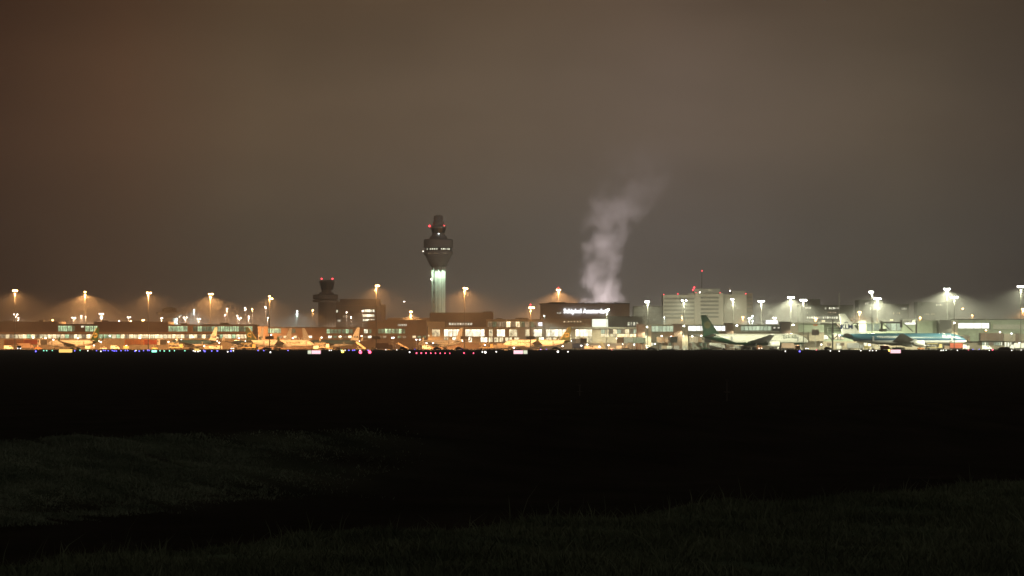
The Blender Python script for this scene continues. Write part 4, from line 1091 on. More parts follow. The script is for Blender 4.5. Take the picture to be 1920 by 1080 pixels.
        g_ = MB().bar((-.04 * L, yg, zg), (-.03 * L, yg, zw + .3), .3).build('main_gear', M['steel'], r)
        for dx in ((-.6, .6) if not big else (-1.5, 0, 1.5)):
            MB().tube((-.04 * L + dx, yg - .45, zg), (-.04 * L + dx, yg + .45, zg), zg, zg, 12).build('tyre', M['tyre'], g_)
    ng = MB().bar((.37 * L, 0, .4), (.372 * L, 0, zc - R * .8), .2).build('nose_gear', M['steel'], r)
    MB().tube((.37 * L, -.3, .4), (.37 * L, .3, .4), .4, .4, 12).build('tyre', M['tyre'], ng)
    MB().ball((-.503 * L, 0, zc + R * .62), .22 * k).build('tail_lamp', E['warm'], r)
    return r

G737 = None
aircraft('white jet with dark ringed tail beside the first grey-ended jet bridge', 88, 186, 1822, -1, 35, paint='leaf')
aircraft('blue-topped jet with plain golden lit tail by the orange jet bridge', 316, 406, 1822, -1, 40, paint='blue')
aircraft('blue-topped jet whose white tail stands behind a dark fin', 436, 492, 1850, -1, 58, paint='blue')
aircraft('golden lit jet lettered transavia with dark fin, nose towards the stairs', 580, 470, 1775, 1, 20, paint='leaf', titles=[('transavia', 2.3, .18, -.1, 'teal')])
aircraft('jet with a white tail hidden behind the lettered golden jet', 470, 545, 1880, -1, 48, paint='white')
aircraft('jet with an orange lit tail facing the stepped office', 655, 574, 1880, 1, 45, paint='white')
aircraft('blue-topped jet with a bright yellow lit tail by the boarding stairs', 578, 671, 1835, -1, 38, paint='blue')
aircraft('shadowy jet with brown tail before the bright terminal windows', 790, 860, 1860, -1, 48, paint='white')
aircraft('golden lit jet with dark ringed fin right of the lower orange mast', 948, 1066, 1775, -1, 18, paint='leaf', titles=[('transavia', 2.3, .18, -.1, 'teal')])
aircraft('large white wide-body with dark green tail and belly, lettered EVA AIR', 1521, 1312, 1690, 1, 30, L=68, R=3.0, span=60, fin=18.2, paint='green', zc=5.5, titles=[('EVA AIR', 2.6, .30, .12, 'green')])
aircraft('large blue and white wide-body with KLM on its pale tail', 1815, 1573, 1655, 1, 10, L=68, R=3.0, span=60, fin=18.6, paint='blue', zc=5.6, titles=[('KLM', 2.4, .33, .18, 'white'), ('ROYAL DUTCH AIRLINES', 1.1, -.13, .28, 'white')], cabin_lit=True)

# ================================================================== JET BRIDGES AND THE GANTRY
def jet_bridge(p0, p1, zf, label, m1, m2, capm, group='jet bridges at the piers'):
    """p0 = rotunda at the building, p1 = cab at the aircraft (x, y)"""
    a, b = Vector((*p0, 0)), Vector((*p1, 0)); d = (b - a); L = d.length; rz = math.atan2(d.y, d.x)
    r = thing('jet_bridge', label, 'jet bridge', (a.x, a.y, 0), rz, group)
    MB().lathe([(2.0, zf - .3), (2.0, zf + 3.0), (1.4, zf + 3.2)], 0, 0, 16).build('rotunda', m1, r)
    MB().tube((0, 0, 0), (0, 0, zf - .3), .6, .6, 12).build('rotunda_pillar', M['steel'], r)
    MB().box(1.4, L * .55, -1.7, 1.7, zf, zf + 3.1).build('outer_tunnel', m1, r)
    MB().box(L * .5, L - 2.2, -1.4, 1.4, zf + .15, zf + 2.8).build('inner_tunnel', m2, r)
    for i in range(int(L * .55 / 3)): MB().box(2 + i * 3, 2.2 + i * 3, -1.78, 1.78, zf - .05, zf + 3.18).build('tunnel_rib', M['frame'], r)
    c = MB().box(L - 2.6, L + 1.2, -2.1, 2.1, zf - .1, zf + 3.3).build('cab', capm, r)
    MB().box(L + 1.2, L + 1.7, -1.9, 1.9, zf + .1, zf + 3.1).build('bellows', M['dsteel'], c)
    MB().box(L - 1.9, L - .3, -2.16, -2.102, zf + 1.3, zf + 2.5).build('cab_window', M['glass'], c)
    for s_ in (-1.2, 1.2): MB().box(L * .8 - .2, L * .8 + .2, s_ - .2, s_ + .2, .5, zf + .15).build('drive_leg', M['steel'], r)
    MB().tube((L * .8, -1.8, .5), (L * .8, 1.8, .5), .5, .5, 12).build('drive_wheel', M['tyre'], r)
    MB().box(L - .2, L + .1, -.1, .1, zf + 3.3, zf + 3.6).build('beacon', E['tail'], r)
    return r
jet_bridge((X(14, 1865), 1865), (X(80, 1815), 1815), 2.7, 'brick red jet bridge with grey cab at the dark ringed jet', M['orange'], M['red'], M['white'])
jet_bridge((X(240, 1865), 1865), (X(304, 1815), 1815), 2.7, 'orange red jet bridge with grey cab at the blue-topped jet', M['orange'], M['red'], M['white'])
jet_bridge((X(1204, 1752), 1752), (X(1165, 1722), 1722), 3.6, 'pale green ribbed jet bridge by the first brown stair tower', M['greenp'], M['pale'], M['pale'])
jet_bridge((X(1238, 1752), 1752), (X(1262, 1725), 1725), 3.8, 'short tan jet bridge below the pale green gallery', M['tan'], M['pale'], M['brown'])
jet_bridge((X(1300, 1752), 1752), (X(1326, 1728), 1728), 3.9, 'cream jet bridge behind the green tail', M['pale'], M['tan'], M['pale'])
jet_bridge((X(1396, 1752), 1752), (X(1462, 1712), 1712), 4.6, 'long cream jet bridge over the white fuselage', M['pale'], M['pale'], M['pale'])
jet_bridge((X(1500, 1752), 1752), (X(1478, 1706), 1706), 4.4, 'tan jet bridge reaching the lettered nose', M['tan'], M['tan'], M['tan'])
jet_bridge((X(1812, 1752), 1752), (X(1785, 1690), 1690), 4.6, 'tan jet bridge at the blue nose', M['tan'], M['pale'], M['tan'])
jet_bridge((X(1076, 2068), 2068), (X(1094, 2020), 2020), 3.6, 'white jet bridge before the bright terminal halls', M['white'], M['white'], M['grey'])

D = 1718
gn = thing('overwing_bridge', 'dark overhead gantry bridge with braced pylons spanning above the blue aircraft', 'bridge', (X(1630, D), D, 0))
def gx(px): return X(px, D) - gn.location[0]
def zz(py): return Z(py, D)
pyl = MB().box(gx(1559.6), gx(1562.4), -.4, .4, 0, zz(600)).build('pylon', M['dsteel'], gn)
MB().bar((gx(1550), 0, zz(628)), (gx(1561), 0, zz(638)), .5).build('brace', M['dsteel'], gn)
MB().bar((gx(1572), 0, zz(628)), (gx(1562), 0, zz(636)), .5).build('brace', M['dsteel'], gn)
MB().bar((gx(1566), 0, zz(605)), (gx(1581), 0, zz(625)), .55).build('stay', M['dsteel'], gn)
MB().box(gx(1536), gx(1568), -.8, .8, zz(608.2), zz(606)).build('beam', M['dsteel'], gn)
MB().box(gx(1568), gx(1650), -.5, .5, zz(607.4), zz(606.4)).build('beam', M['dsteel'], gn)
MB().box(gx(1650), gx(1692), -.8, .8, zz(606.2), zz(603.8)).build('beam', M['dsteel'], gn)
p2 = MB().box(gx(1651), gx(1655), -.4, .4, zz(622), zz(602)).build('pylon', M['dsteel'], gn)
MB().box(gx(1648.5), gx(1662), -1.2, 1.2, zz(621.5), zz(616.5)).build('cab', M['dsteel'], gn)
MB().bar((gx(1656), 0, zz(607)), (gx(1668), 0, zz(618)), .45).build('stay', M['dsteel'], gn)
p3 = MB().box(gx(1687.5), gx(1692), -.5, .5, zz(614), zz(600)).build('pylon', M['dsteel'], gn)
MB().box(gx(1716.6), gx(1719.4), -.4, .4, zz(625), zz(599.5)).build('hanger', M['dsteel'], gn)
MB().box(gx(1692), gx(1719), -.6, .6, zz(600.8), zz(598.8)).build('beam', M['pale'], gn)
MB().bar((gx(1694), 0, zz(606)), (gx(1712), 0, zz(622)), .5).build('stay', M['dsteel'], gn)
MB().box(gx(1552), gx(1580), .9, 1.9, zz(624), zz(613)).build('passage', M['greenp'], gn)
for y in (615.5, 619.5): MB().box(gx(1552), gx(1580), .8, .897, zz(y + .9), zz(y)).build('rail', M['dsteel'], gn)
hs = thing('hanging_sign', 'dark square stand sign with an orange lamp above it, left of the gantry', 'sign', (X(1528.7, D), D, 0))
MB().box(-1.95, 1.95, -.3, .3, zz(628.5), zz(618.2)).build('panel', M['darkbrown'], hs)
MB().box(-1.95, 1.95, -.5, .4, zz(618.1), zz(616.9)).build('hood', M['tan'], hs)
MB().box(-.15, .15, .35, .6, 0, zz(605)).build('post', M['steel'], hs)
MB().box(-1.2, 1.2, -.25, .25, zz(611.5), zz(607.5)).build('warning_board', M['orange'], hs)

# ================================================================== VEHICLES
def vehicle(kind, px, D, rot, label, bm, cm=None, lights=None, group='service vehicles on the apron'):
    r = thing({'car': 'airport_car', 'van': 'airport_van', 'truck': 'box_truck', 'tug': 'baggage_tug', 'loader': 'container_loader'}[kind], label,
              {'car': 'car', 'van': 'van', 'truck': 'truck', 'tug': 'tug', 'loader': 'loader'}[kind], (X(px, D), D, 0), math.radians(rot), group)
    cm = cm or bm
    def wheels(xs_, w, q=.36):
        for x in xs_:
            for y in (-w, w): MB().tube((x, y - .12, q), (x, y + .12, q), q, q, 10).build('wheel', M['tyre'], r)
    if kind == 'car':
        MB().prism([(-2.1, .3), (2.1, .3), (2.1, .75), (1.2, .95), (-2.05, .95)], -.85, .85).build('body', bm, r)
        MB().prism([(-1.7, .95), (1.05, .95), (.35, 1.48), (-1.3, 1.48)], -.75, .75).build('cabin', M['glass'], r)
        MB().box(-1.2, .3, -.74, .74, 1.48, 1.53).build('roof', bm, r); wheels((-1.3, 1.35), .8, .32); fx, w, h = 2.1, .6, .65
    elif kind == 'van':
        MB().prism([(-2.5, .35), (2.5, .35), (2.5, 1.05), (1.75, 1.35), (1.15, 2.15), (-2.5, 2.2)], -.95, .95).build('body', bm, r)
        MB().add([(1.72, -.8, 1.4), (1.72, .8, 1.4), (1.2, .75, 2.08), (1.2, -.75, 2.08)], [(0, 1, 2, 3)]).build('windscreen', M['glass'], r, (.03, 0, .03))
        for y in (-.955, .955): MB().box(.2, 1.1, y - .01, y + .01, 1.35, 1.95).build('side_window', M['glass'], r)
        wheels((-1.6, 1.6), .88); fx, w, h = 2.5, .7, .8
    elif kind == 'truck':
        MB().box(-4.4, 2.0, -1.2, 1.2, .9, 3.5).build('box', bm, r)
        MB().box(-4.4, 3.9, -.5, .5, .6, .88).build('chassis', M['dsteel'], r)
        MB().prism([(2.2, .6), (4.1, .6), (4.1, 1.5), (3.75, 2.6), (2.2, 2.7)], -1.15, 1.15).build('cab', cm, r)
        MB().add([(4.08, -1, 1.6), (4.08, 1, 1.6), (3.8, 1, 2.45), (3.8, -1, 2.45)], [(0, 1, 2, 3)]).build('windscreen', M['glass'], r, (.03, 0, 0))
        wheels((-3.2, 3.2), 1.05, .48); fx, w, h = 4.1, .9, .95
    elif kind == 'tug':
        MB().prism([(-1.6, .3), (1.7, .3), (1.7, .95), (.1, 1.05), (-1.6, 1.05)], -.8, .8).build('body', bm, r)
        MB().box(-.9, .2, -.75, .75, 1.75, 1.85).build('canopy', bm, r)
        for x in (-.85, .15):
            for y in (-.7, .7): MB().box(x - .04, x + .04, y - .04, y + .04, 1.05, 1.75).build('canopy_post', M['dsteel'], r)
        MB().box(-.7, -.2, -.5, .5, 1.05, 1.4).build('seat', M['dsteel'], r)
        wheels((-1.0, 1.0), .75, .33); fx, w, h = 1.7, .5, .7
    else:
        MB().box(-4, 4, -1.5, 1.5, 1.0, 1.3).build('chassis', bm, r)
        MB().box(-4, 1.6, -1.6, 1.6, 3.0, 3.3).build('platform', bm, r)
        for x in (-3.2, .8):
            for s_ in (-1.3, 1.3): MB().bar((x, s_, 1.3), (x + (1.6 if x < 0 else -1.6), s_, 3.0), .22).build('lift_arm', M['steel'], r)
        MB().box(2.2, 3.8, -1.4, -.2, 1.3, 3.1).build('cab', cm, r)
        for s_ in (-1.5, 1.5): MB().box(-4, 1.6, s_ - .04, s_ + .04, 3.9, 4.0).build('rail', M['steel'], r)
        for x in (-3.9, -1.2, 1.5):
            for s_ in (-1.5, 1.5): MB().box(x - .04, x + .04, s_ - .04, s_ + .04, 3.3, 3.9).build('rail_post', M['steel'], r)
        wheels((-3, 3), 1.3, .45); fx, w, h = 4.0, 1.1, 1.15
    for y in (-w, w): MB().box(fx, fx + .06, y - .16, y + .16, h - .12, h + .12).build('headlight', E['head'] if lights == 'on' else M['glass'], r)
    if lights == 'beacon': MB().box(-.3, .3, -.3, .3, {'car': 1.53, 'van': 2.2, 'truck': 3.5, 'tug': 1.85, 'loader': 3.3}[kind], {'car': 1.75, 'van': 2.45, 'truck': 3.75, 'tug': 2.1, 'loader': 3.6}[kind]).build('beacon', E['tail'], r)
    if lights == 'rear':
        for y in (-w, w): MB().box(-fx - .08, -fx - .02, y - .2, y + .2, h - .1, h + .25).build('tail_light', E['tail'], r)
    return r
V = vehicle
V('van', 36, 1600, -82, 'van with glaring headlamps on the field edge below the brick red jet bridge', M['white'], lights='on')
V('van', 16, 1790, 10, 'white van parked under the left end of the pier', M['white'])
V('tug', 71, 1780, 20, 'small orange lit tug by the grey jet bridge cab', M['orange'], lights='beacon')
V('truck', 50, 1800, 0, 'dark service truck under the brick red jet bridge', M['brown'])
V('tug', 194, 1770, 170, 'white tug right of the ringed tail', M['white'], lights='on')
V('van', 216, 1790, 0, 'pale van below the dark posts right of the ringed tail', M['white'])
V('tug', 290, 1785, 10, 'yellow tug by the grey cab of the orange red jet bridge', M['yellow'])
V('loader', 330, 1785, 5, 'yellow loader before the blue-topped jet with golden tail', M['yellow'])
V('van', 408, 1770, 185, 'white van with lit headlamps under the dark lamp arm', M['white'], lights='on')
V('loader', 466, 1740, 0, 'yellow high-platform loader before the dark fin', M['yellow'])
V('tug', 435, 1700, -80, 'tug with a bright pink-white headlamp left of the high-platform loader', M['white'], lights='on')
V('loader', 604, 1730, 0, 'low cream loader in front of the lettered golden nose', M['tan'], M['white'])
V('tug', 618, 1700, 180, 'yellow tug at the end of the cream loader', M['yellow'])
V('truck', 722, 1690, 0, 'dark purple-brown box truck beside the dark-poled orange mast', M['darkbrown'])
V('tug', 700, 1680, 10, 'yellow lit tug left of the dark box truck', M['yellow'], lights='on')
V('van', 800, 1780, 0, 'van with pink lamps left of the shadowy jet', M['white'], lights='beacon')
V('loader', 912, 1810, 0, 'dull yellow loader before the terminal base wall', M['yellow'])
V('truck', 938, 1820, 180, 'brownish service truck before the terminal base wall', M['tan'])
V('truck', 1088, 1800, 0, 'dark blue-grey service truck before the white jet bridge', M['navy'])
V('van', 1113, 1780, 180, 'white van between the dark blue truck and the boarding steps', M['white'], lights='on')
V('van', 1122, 1775, 0, 'second white van close to the boarding steps', M['white'])
V('tug', 1146, 1760, 0, 'white tug left of the pale green jet bridge legs', M['white'], lights='on')
V('tug', 1183, 1750, 180, 'tug with lit lamps below the pale green jet bridge', M['grey'], lights='on')
V('car', 1221, 1620, 0, 'dark car with orange rear lamps before the first stair tower', M['navy'], lights='rear')
V('van', 1214, 1640, -85, 'white van behind the dark car with orange lamps', M['white'], lights='rear')
V('truck', 1345, 1700, 0, 'white catering truck below the green belly', M['white'])
V('tug', 1322, 1690, 5, 'green tug below the dark green tail', M['green'])
V('loader', 1368, 1705, 0, 'cream loader below the middle of the white fuselage', M['white'])
V('van', 1424, 1640, -84, 'van with an orange glowing front below the green and white engine', M['orange'], lights='on')
V('truck', 1481, 1670, 0, 'brown service truck below the lettered fuselage', M['brown'], lights='on')
V('van', 1496, 1610, -86, 'van with orange beacon on the field edge below the lettered nose', M['orange'], lights='beacon')
V('car', 1512, 1612, -88, 'car with two bright white headlamps below the lettered nose', M['grey'], lights='on')
V('truck', 1604, 1680, 0, 'grey container truck below the blue tail', M['grey'])
V('loader', 1648, 1685, 0, 'loader with pink-white work lamps at the wing root of the blue aircraft', M['grey'], M['white'], lights='on')
V('van', 1660, 1600, 4, 'red and orange van beside the plain pink sign', M['red'], M['orange'], lights='beacon')
V('tug', 1726, 1640, 20, 'orange tug under the big engine of the blue aircraft', M['orange'])
V('loader', 1752, 1650, 0, 'yellow conveyor loader under the front of the blue aircraft', M['yellow'], lights='on')
V('truck', 1797, 1650, 0, 'red and white tow tractor under the blue nose', M['red'], M['white'], lights='on')
V('van', 1850, 1700, 0, 'white van before the lit ground floor of the gate building', M['white'])
V('truck', 1908, 1690, 180, 'grey truck at the right end of the gate building', M['grey'])
for px, w, lab in ((756, 0, 'dark low car in silhouette before the belt loader'), (1043, 0, 'dark low car in silhouette below the ringed fin'), (1553, 0, 'dark low car in silhouette below the gantry pylon'), (1880, 0, 'dark low car in silhouette at the field edge before the gate building'), (1889, 0, 'second dark low car in silhouette before the gate building')):
    V('car', px, 1540 if w == 0 else 1550, 3, lab, M['dsteel'])
for px, lab in ((500, 'dark low car parked at the foot of the dark-poled mast'), (861, 'dark car parked at the foot of the mast before the bright windows'), (820, 'dark car on the field edge right of the tall tower')):
    V('car', px, 1585, 0, lab, M['dsteel'])

def stairs(px0, px1, py0, D, label, m, nm='boarding_stairs'):
    """sloped steps: high end at px0, foot at px1"""
    x0, x1, h = X(px0, D), X(px1, D), Z(py0, D)
    r = thing(nm, label, 'stairs' if nm == 'boarding_stairs' else 'belt loader', (x1, D, 0), 0, 'mobile stairs and belt loaders')
    dx = x0 - x1; n = 10
    for s_ in (-.9, .9): MB().bar((0, s_, .5), (dx, s_, h), .14, .8).build('stringer', m, r)
    for i in range(n): MB().box(dx * (i + .3) / n - .2, dx * (i + .3) / n + .2, -.83, .83, .5 + (h - .5) * (i + .3) / n - .04, .5 + (h - .5) * (i + .3) / n + .04).build('step' if nm == 'boarding_stairs' else 'belt_roller', M['steel'], r)
    MB().box(min(dx, dx * 1.15), max(dx, dx * 1.15), -1, 1, h - .15, h).build('top_platform', m, r)
    MB().bar((dx * .75, 0, .4), (dx * .9, 0, h - .3), .25).build('support_leg', M['steel'], r)
    MB().box(min(0, dx), max(0, dx), -.7, .7, .4, .6).build('chassis', m, r)
    for x in (dx * .12, dx * .85):
        for s_ in (-.8, .8): MB().tube((x, s_ - .1, .35), (x, s_ + .1, .35), .35, .35, 10).build('wheel', M['tyre'], r)
stairs(668, 685, 641, 1720, 'yellow lit boarding stairs sloping down right of the yellow tail', M['tan'])
stairs(746, 766, 643.5, 1700, 'gold belt loader sloping down left of the pale lamp posts', M['tan'], 'belt_loader')
stairs(1127, 1134, 640.5, 1745, 'pale green boarding steps between white vans', M['greenp'])
stairs(1296, 1310, 641, 1735, 'cream boarding stairs left of the dark green tail', M['pale'])
stairs(1180, 1172, 643, 1745, 'narrow steps beneath the pale green jet bridge', M['pale'])

def dolly(px, D, label, m):
    r = thing('container_dolly', label, 'dolly', (X(px, D), D, 0), 0, 'baggage containers on dollies')
    MB().box(-1.6, 1.6, -.8, .8, .4, .55).build('bed', M['steel'], r)
    MB().prism([(-1.2, .56), (1.2, .56), (1.55, 1.0), (1.55, 2.1), (-1.2, 2.1)], -.75, .75).build('container', m, r)
    for x in (-1.1, 1.1):
        for s_ in (-.7, .7): MB().tube((x, s_ - .08, .22), (x, s_ + .08, .22), .22, .22, 8).build('wheel', M['tyre'], r)
for px, D, lab, m in ((164, 1775, 'cream container dolly before the ringed tail', 'white'), (172, 1776, 'grey container dolly before the ringed tail', 'grey'), (236, 1780, 'yellowish container dolly under the pier, far from any aircraft', 'yellow'),
                      (388, 1776, 'container dolly right of the blue-topped jet body', 'tan'), (396, 1774, 'white container dolly beside a tan one', 'white'), (592, 1725, 'cream container dolly below the lettered golden nose', 'white'),
                      (1100, 1765, 'white container dolly before the dark blue truck', 'white'), (1160, 1760, 'white container dolly under the pale green jet bridge', 'white'), (1245, 1715, 'tan container dolly before the stair tower behind the tail', 'tan'),
                      (1254, 1716, 'white container dolly before the stair tower behind the tail', 'white'), (1268, 1712, 'grey container dolly in the gap left of the green tailplane', 'grey'), (1283, 1714, 'pale container dolly in the gap left of the green tailplane', 'pale'),
                      (1335, 1702, 'grey-green container dolly under the green tail', 'greenp'), (1386, 1698, 'white container dolly before the green and white wing', 'white'), (1396, 1699, 'tan container dolly before the green and white wing', 'tan'),
                      (1455, 1690, 'cream container dolly right of the green and white engine', 'white'), (1573, 1700, 'cream container dolly right of the gantry pylon', 'white'), (1582, 1700, 'tan container dolly right of the gantry pylon', 'tan'),
                      (1625, 1690, 'yellow container dolly below the blue fuselage rear', 'yellow'), (1740, 1660, 'white container dolly under the blue fuselage front', 'white'), (1775, 1655, 'brown container dolly under the blue fuselage front', 'brown'), (1812, 1660, 'grey container dolly right of the blue nose', 'grey')):
    dolly(px, D, lab, M[m])

# bare glaring work lamps among the stands
for i, (px, py, D, e_, lab) in enumerate((
    (100, 637, 1800, 'warm', 'work lamp on a stand above the front of the dark ringed jet'), (85.5, 634, 1830, 'warm', 'work lamp over the grey cab of the brick red jet bridge'), (189, 641.5, 1780, 'cool', 'work lamp right of the dark ringed tail'), (205.8, 629.5, 1840, 'warm', 'work lamp against the pier right of the dark ringed tail'),
    (237, 648.5, 1800, 'warm', 'work lamp low under the pier'), (316, 641, 1800, 'warm', 'work lamp at the grey cab of the orange red jet bridge'), (411, 642.5, 1790, 'warm', 'work lamp under the dark lamp arm'), (491, 631, 1860, 'warm', 'work lamp on the pier wall left of the dark-poled mast'),
    (508.5, 627.7, 1900, 'warm', 'work lamp on the pier wall right of the dark-poled mast'), (780.6, 637, 1850, 'warm', 'tall pale lamp post left of the shadowy jet'), (787, 636.8, 1850, 'warm', 'pink lamp post close left of the shadowy jet'), (799.6, 643.3, 1840, 'warm', 'work lamp over the nose of the shadowy jet'),
    (1101, 646, 1790, 'cool', 'work lamp over the dark blue truck'), (1141, 647.5, 1770, 'warm', 'work lamp right of the pale green steps'), (1156.8, 634.5, 1770, 'warm', 'work lamp on top of the pale green jet bridge cab'), (1168.5, 645, 1760, 'cool', 'work lamp beneath the pale green jet bridge'),
    (1240.5, 630, 1745, 'warm', 'work lamp over the short tan jet bridge'), (1258, 631, 1745, 'warm', 'work lamp left of the stair tower behind the green tail'), (1298, 630.5, 1745, 'warm', 'work lamp over the cream jet bridge'),
    (1446, 626.5, 1748, 'warm', 'work lamp over the long cream jet bridge'), (1575.5, 628.5, 1735, 'warm', 'work lamp right of the gantry pylon'), (1630, 647.5, 1690, 'cool', 'work lamp under the rear of the blue aircraft'),
    (1711.7, 626.3, 1690, 'cool', 'work lamp on the gantry hanger, left of a pair'), (1718.7, 626.7, 1690, 'cool', 'work lamp on the gantry hanger, right of a pair'), (1848.5, 619.4, 1758, 'sodium', 'orange lamp over the brown gate box'), (1875, 622.8, 1758, 'warm', 'pinkish lamp right of the brown gate box'), (1896.7, 625.6, 1758, 'cool', 'white lamp over the tan gate box'),
    (1911.5, 643.5, 1750, 'cool', 'white lamp at the last gate door'),
    (62, 633, 1880, 'warm', 'small lamp on the pier wall above the brick red jet bridge'), (146, 634, 1870, 'warm', 'small lamp over the middle of the dark ringed jet'), (176, 648, 1800, 'warm', 'low lamp behind the cream and grey container dollies'), (262, 634, 1870, 'warm', 'small lamp over the orange red jet bridge rotunda'),
    (331, 637, 1860, 'warm', 'small lamp over the front of the blue-topped jet, left of a pair'), (340, 637.5, 1860, 'warm', 'small lamp over the front of the blue-topped jet, right of a pair'), (362, 632, 1880, 'warm', 'small lamp against the warm windows above the blue-topped jet'), (383, 649, 1790, 'warm', 'low lamp by the tan container dolly'),
    (448, 634, 1860, 'warm', 'small lamp right of the black hooked post'), (549, 634, 1900, 'warm', 'small lamp right of the white tail'), (603, 633, 1900, 'warm', 'small lamp right of the orange lit tail'), (638, 631, 1900, 'warm', 'small lamp left of the bright yellow tail'), (678, 630, 1900, 'warm', 'small lamp right of the bright yellow tail'),
    (735, 633.5, 1920, 'cool', 'small lamp above the belt loader, left of a pair'), (738, 633, 1920, 'cool', 'small lamp above the belt loader, right of a pair'), (812, 643.5, 1850, 'warm', 'small lamp over the back of the shadowy jet'), (909, 647, 1800, 'warm', 'low lamp over the dull yellow loader'), (963.5, 652, 1760, 'warm', 'low lamp under the nose of the golden jet with ringed fin'),
    (979, 640, 1850, 'warm', 'small lamp above the golden fuselage left of the lower orange mast'), (1055, 649, 1790, 'warm', 'low lamp below the ringed fin'), (1090, 648, 1790, 'warm', 'low lamp left of the dark blue truck'), (1124, 650, 1770, 'cool', 'low lamp between the two white vans'), (1189, 646, 1755, 'cool', 'low lamp at the foot of the first brown stair tower'),
    (1228, 645, 1745, 'cool', 'low lamp below the short tan jet bridge'), (1325.5, 634, 1735, 'warm', 'lamp at the root of the dark green tail'), (1480, 647, 1700, 'warm', 'low lamp behind the brown service truck'), (1540, 646, 1740, 'warm', 'low lamp left of the gantry pylon'), (1800, 648, 1700, 'warm', 'low lamp behind the red and white tow tractor'))):
    h = Z(py, D); r = thing('work_lamp', lab, 'lamp', (X(px, D), D, 0), 0, 'work lamps among the stands')
    MB().tube((0, 0, 0), (0, 0, h - .3), .09, .07, 8).build('pole', M['steel'], r)
    MB().box(-.4, .4, -.25, .25, h + .28, h + .36).build('hood', M['steel'], r)
    MB().ball((0, -.05, h), .42, 8, 5, .7).build('lens', E[e_], r)

# dark lamp arm in silhouette between two jets
D = 1700
la = thing('apron_post', 'black hooked post in silhouette between two blue-topped jets', 'post', (X(413.5, D), D, 0))
MB().bar((0, 0, 0), (0, 0, Z(640, D)), .4).build('post', M['dsteel'], la)
MB().bar((0, 0, Z(640, D)), (X(409.5, D) - la.location[0], 0, Z(631, D)), .45).build('arm', M['dsteel'], la)
MB().box(X(406.5, D) - la.location[0], X(412, D) - la.location[0], -.5, .5, Z(631.6, D), Z(627.6, D)).build('head', M['dsteel'], la)

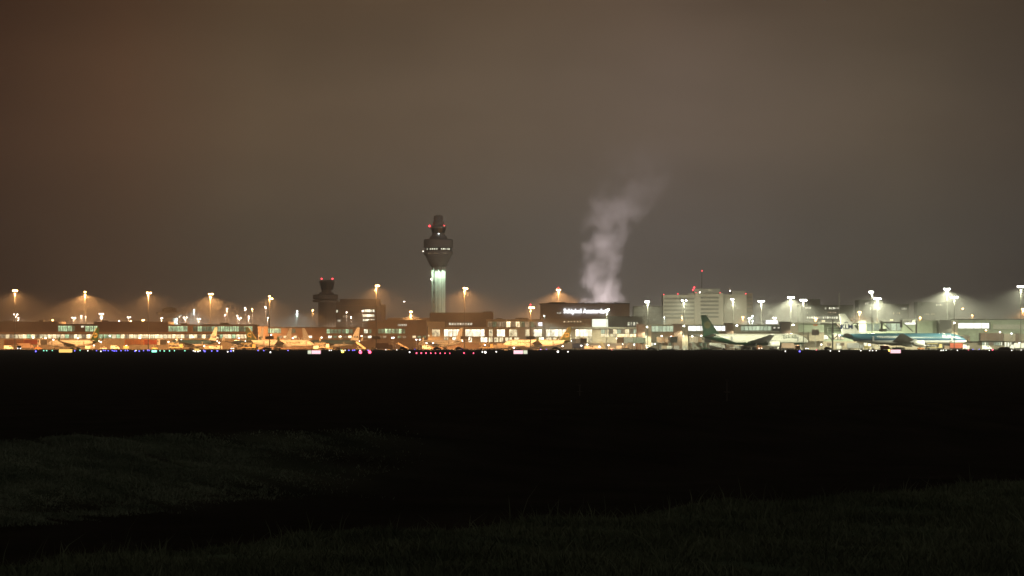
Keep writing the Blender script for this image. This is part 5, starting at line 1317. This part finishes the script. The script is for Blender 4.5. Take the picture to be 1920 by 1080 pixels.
# ================================================================== STEAM
D0 = 2172.0
def plume():
    zb = Z(569, D0); pts = [(569, 1128, 50), (560, 1127, 51), (545, 1127, 48), (520, 1124, 47), (490, 1127, 46), (460, 1131, 47), (430, 1138, 56), (400, 1158, 74), (370, 1180, 90), (335, 1200, 96), (300, 1210, 104), (262, 1225, 110), (240, 1235, 70)]
    s = D0 / F; n = 20; secs = []
    for py, px, rp_ in pts:
        secs.append([(X(px, D0) + rp_ * s * 1.15 * math.cos(a), D0 + rp_ * s * .55 * math.sin(a), Z(py, D0)) for a in [2 * math.pi * i / n for i in range(n)]])
    ox, oz = X(1129, D0), zb
    secs = [[(x - ox, y - D0, z - oz) for x, y, z in q] for q in secs]
    m = bpy.data.materials.new('steam'); m.use_nodes = True
    nt = m.node_tree; N, Lk = nt.nodes, nt.links; N.clear()
    out = N.new('ShaderNodeOutputMaterial'); vol = N.new('ShaderNodeVolumePrincipled')
    vol.inputs['Color'].default_value = (0.95, 0.92, 0.91, 1); vol.inputs['Anisotropy'].default_value = 0.0
    tc = N.new('ShaderNodeTexCoord')
    nz = N.new('ShaderNodeTexNoise'); nz.inputs['Scale'].default_value = .085; nz.inputs['Detail'].default_value = 5; nz.inputs['Roughness'].default_value = .6
    Lk.new(tc.outputs['Object'], nz.inputs['Vector'])
    H = Z(240, D0) - zb
    sp = N.new('ShaderNodeSeparateXYZ'); Lk.new(tc.outputs['Object'], sp.inputs[0])
    def mth(op, a, b=None, c=None):
        q = N.new('ShaderNodeMath'); q.operation = op
        for i, v in enumerate((a, b, c)):
            if v is None: continue
            if isinstance(v, (int, float)): q.inputs[i].default_value = v
            else: Lk.new(v, q.inputs[i])
        return q.outputs[0]
    hn = mth('DIVIDE', sp.outputs[2], H)
    def curve(vals, lo, hi):
        rp_ = N.new('ShaderNodeValToRGB'); Lk.new(hn, rp_.inputs[0]); e_ = rp_.color_ramp.elements
        for i, (t, v) in enumerate(vals):
            g = (v - lo) / (hi - lo)
            if i == 0: e_[0].position = t; e_[0].color = (g, g, g, 1)
            elif i == len(vals) - 1: e_[-1].position = t; e_[-1].color = (g, g, g, 1)
            else: q = e_.new(t); q.color = (g, g, g, 1)
        return mth('MULTIPLY_ADD', rp_.outputs[0], hi - lo, lo)
    xs_ = [((Z(py, D0) - zb) / H, X(px, D0) - ox) for py, px, r_ in pts]
    rs_ = [((Z(py, D0) - zb) / H, r_ * s) for py, px, r_ in pts]
    cx_ = curve(xs_, -10, 50); rr = curve(rs_, 0, 50)
    nd = N.new('ShaderNodeTexNoise'); nd.inputs['Scale'].default_value = .055; nd.inputs['Detail'].default_value = 4
    Lk.new(tc.outputs['Object'], nd.inputs['Vector'])
    dx = mth('DIVIDE', mth('SUBTRACT', sp.outputs[0], cx_), rr)
    dy = mth('DIVIDE', sp.outputs[1], mth('MULTIPLY', rr, .5))
    d2 = mth('SQRT', mth('ADD', mth('MULTIPLY', dx, dx), mth('MULTIPLY', dy, dy)))
    core = mth('SUBTRACT', 1.0, d2)
    dens = mth('ADD', core, mth('MULTIPLY', mth('SUBTRACT', nz.outputs[0], .5), 3.0))
    dens = mth('ADD', dens, mth('MULTIPLY', mth('SUBTRACT', nd.outputs[0], .5), 1.6))
    dens = mth('ADD', dens, -.10)
    cl = N.new('ShaderNodeClamp'); Lk.new(dens, cl.inputs[0])
    edge = N.new('ShaderNodeMapRange'); edge.inputs['From Min'].default_value = 1.0; edge.inputs['From Max'].default_value = .8; Lk.new(d2, edge.inputs['Value'])
    fade = curve([(0, 2.6), (.07, 2.0), (.16, 1.2), (.35, .85), (.50, .6), (.62, .36), (.78, .14), (1.0, 0.0)], 0, 3)
    dd = mth('MULTIPLY', mth('MULTIPLY', cl.outputs[0], edge.outputs[0]), mth('MULTIPLY', fade, PLUME_DENSITY))
    Lk.new(dd, vol.inputs['Density']); Lk.new(vol.outputs[0], out.inputs['Volume'])
    m.cycles.volume_step_rate = 1.0 if hasattr(m.cycles, 'volume_step_rate') else 1.0
    o = MB().loft(secs).build('steam_plume', m, None, (ox, D0, oz))
    stuff(o); tag(o, 'pale pinkish steam plume rising and drifting right from behind the dark sign block', 'steam')
PLUME_DENSITY = 0.042
plume()

# ================================================================== HAZE
def haze():
    m = bpy.data.materials.new('night_haze'); m.use_nodes = True
    nt = m.node_tree; nt.nodes.clear()
    out = nt.nodes.new('ShaderNodeOutputMaterial'); vol = nt.nodes.new('ShaderNodeVolumePrincipled')
    vol.inputs['Color'].default_value = (0.92, 0.92, 0.92, 1); vol.inputs['Density'].default_value = HAZE_DENSITY; vol.inputs['Anisotropy'].default_value = 0.25
    nt.links.new(vol.outputs[0], out.inputs['Volume'])
    m.cycles.homogeneous_volume = True
    o = MB().box(-700, 700, -60, 2760, -2.4, 190).build('haze', m)
    stuff(o); tag(o, 'thin night haze over the whole airfield glowing around the lamps', 'haze')
haze()
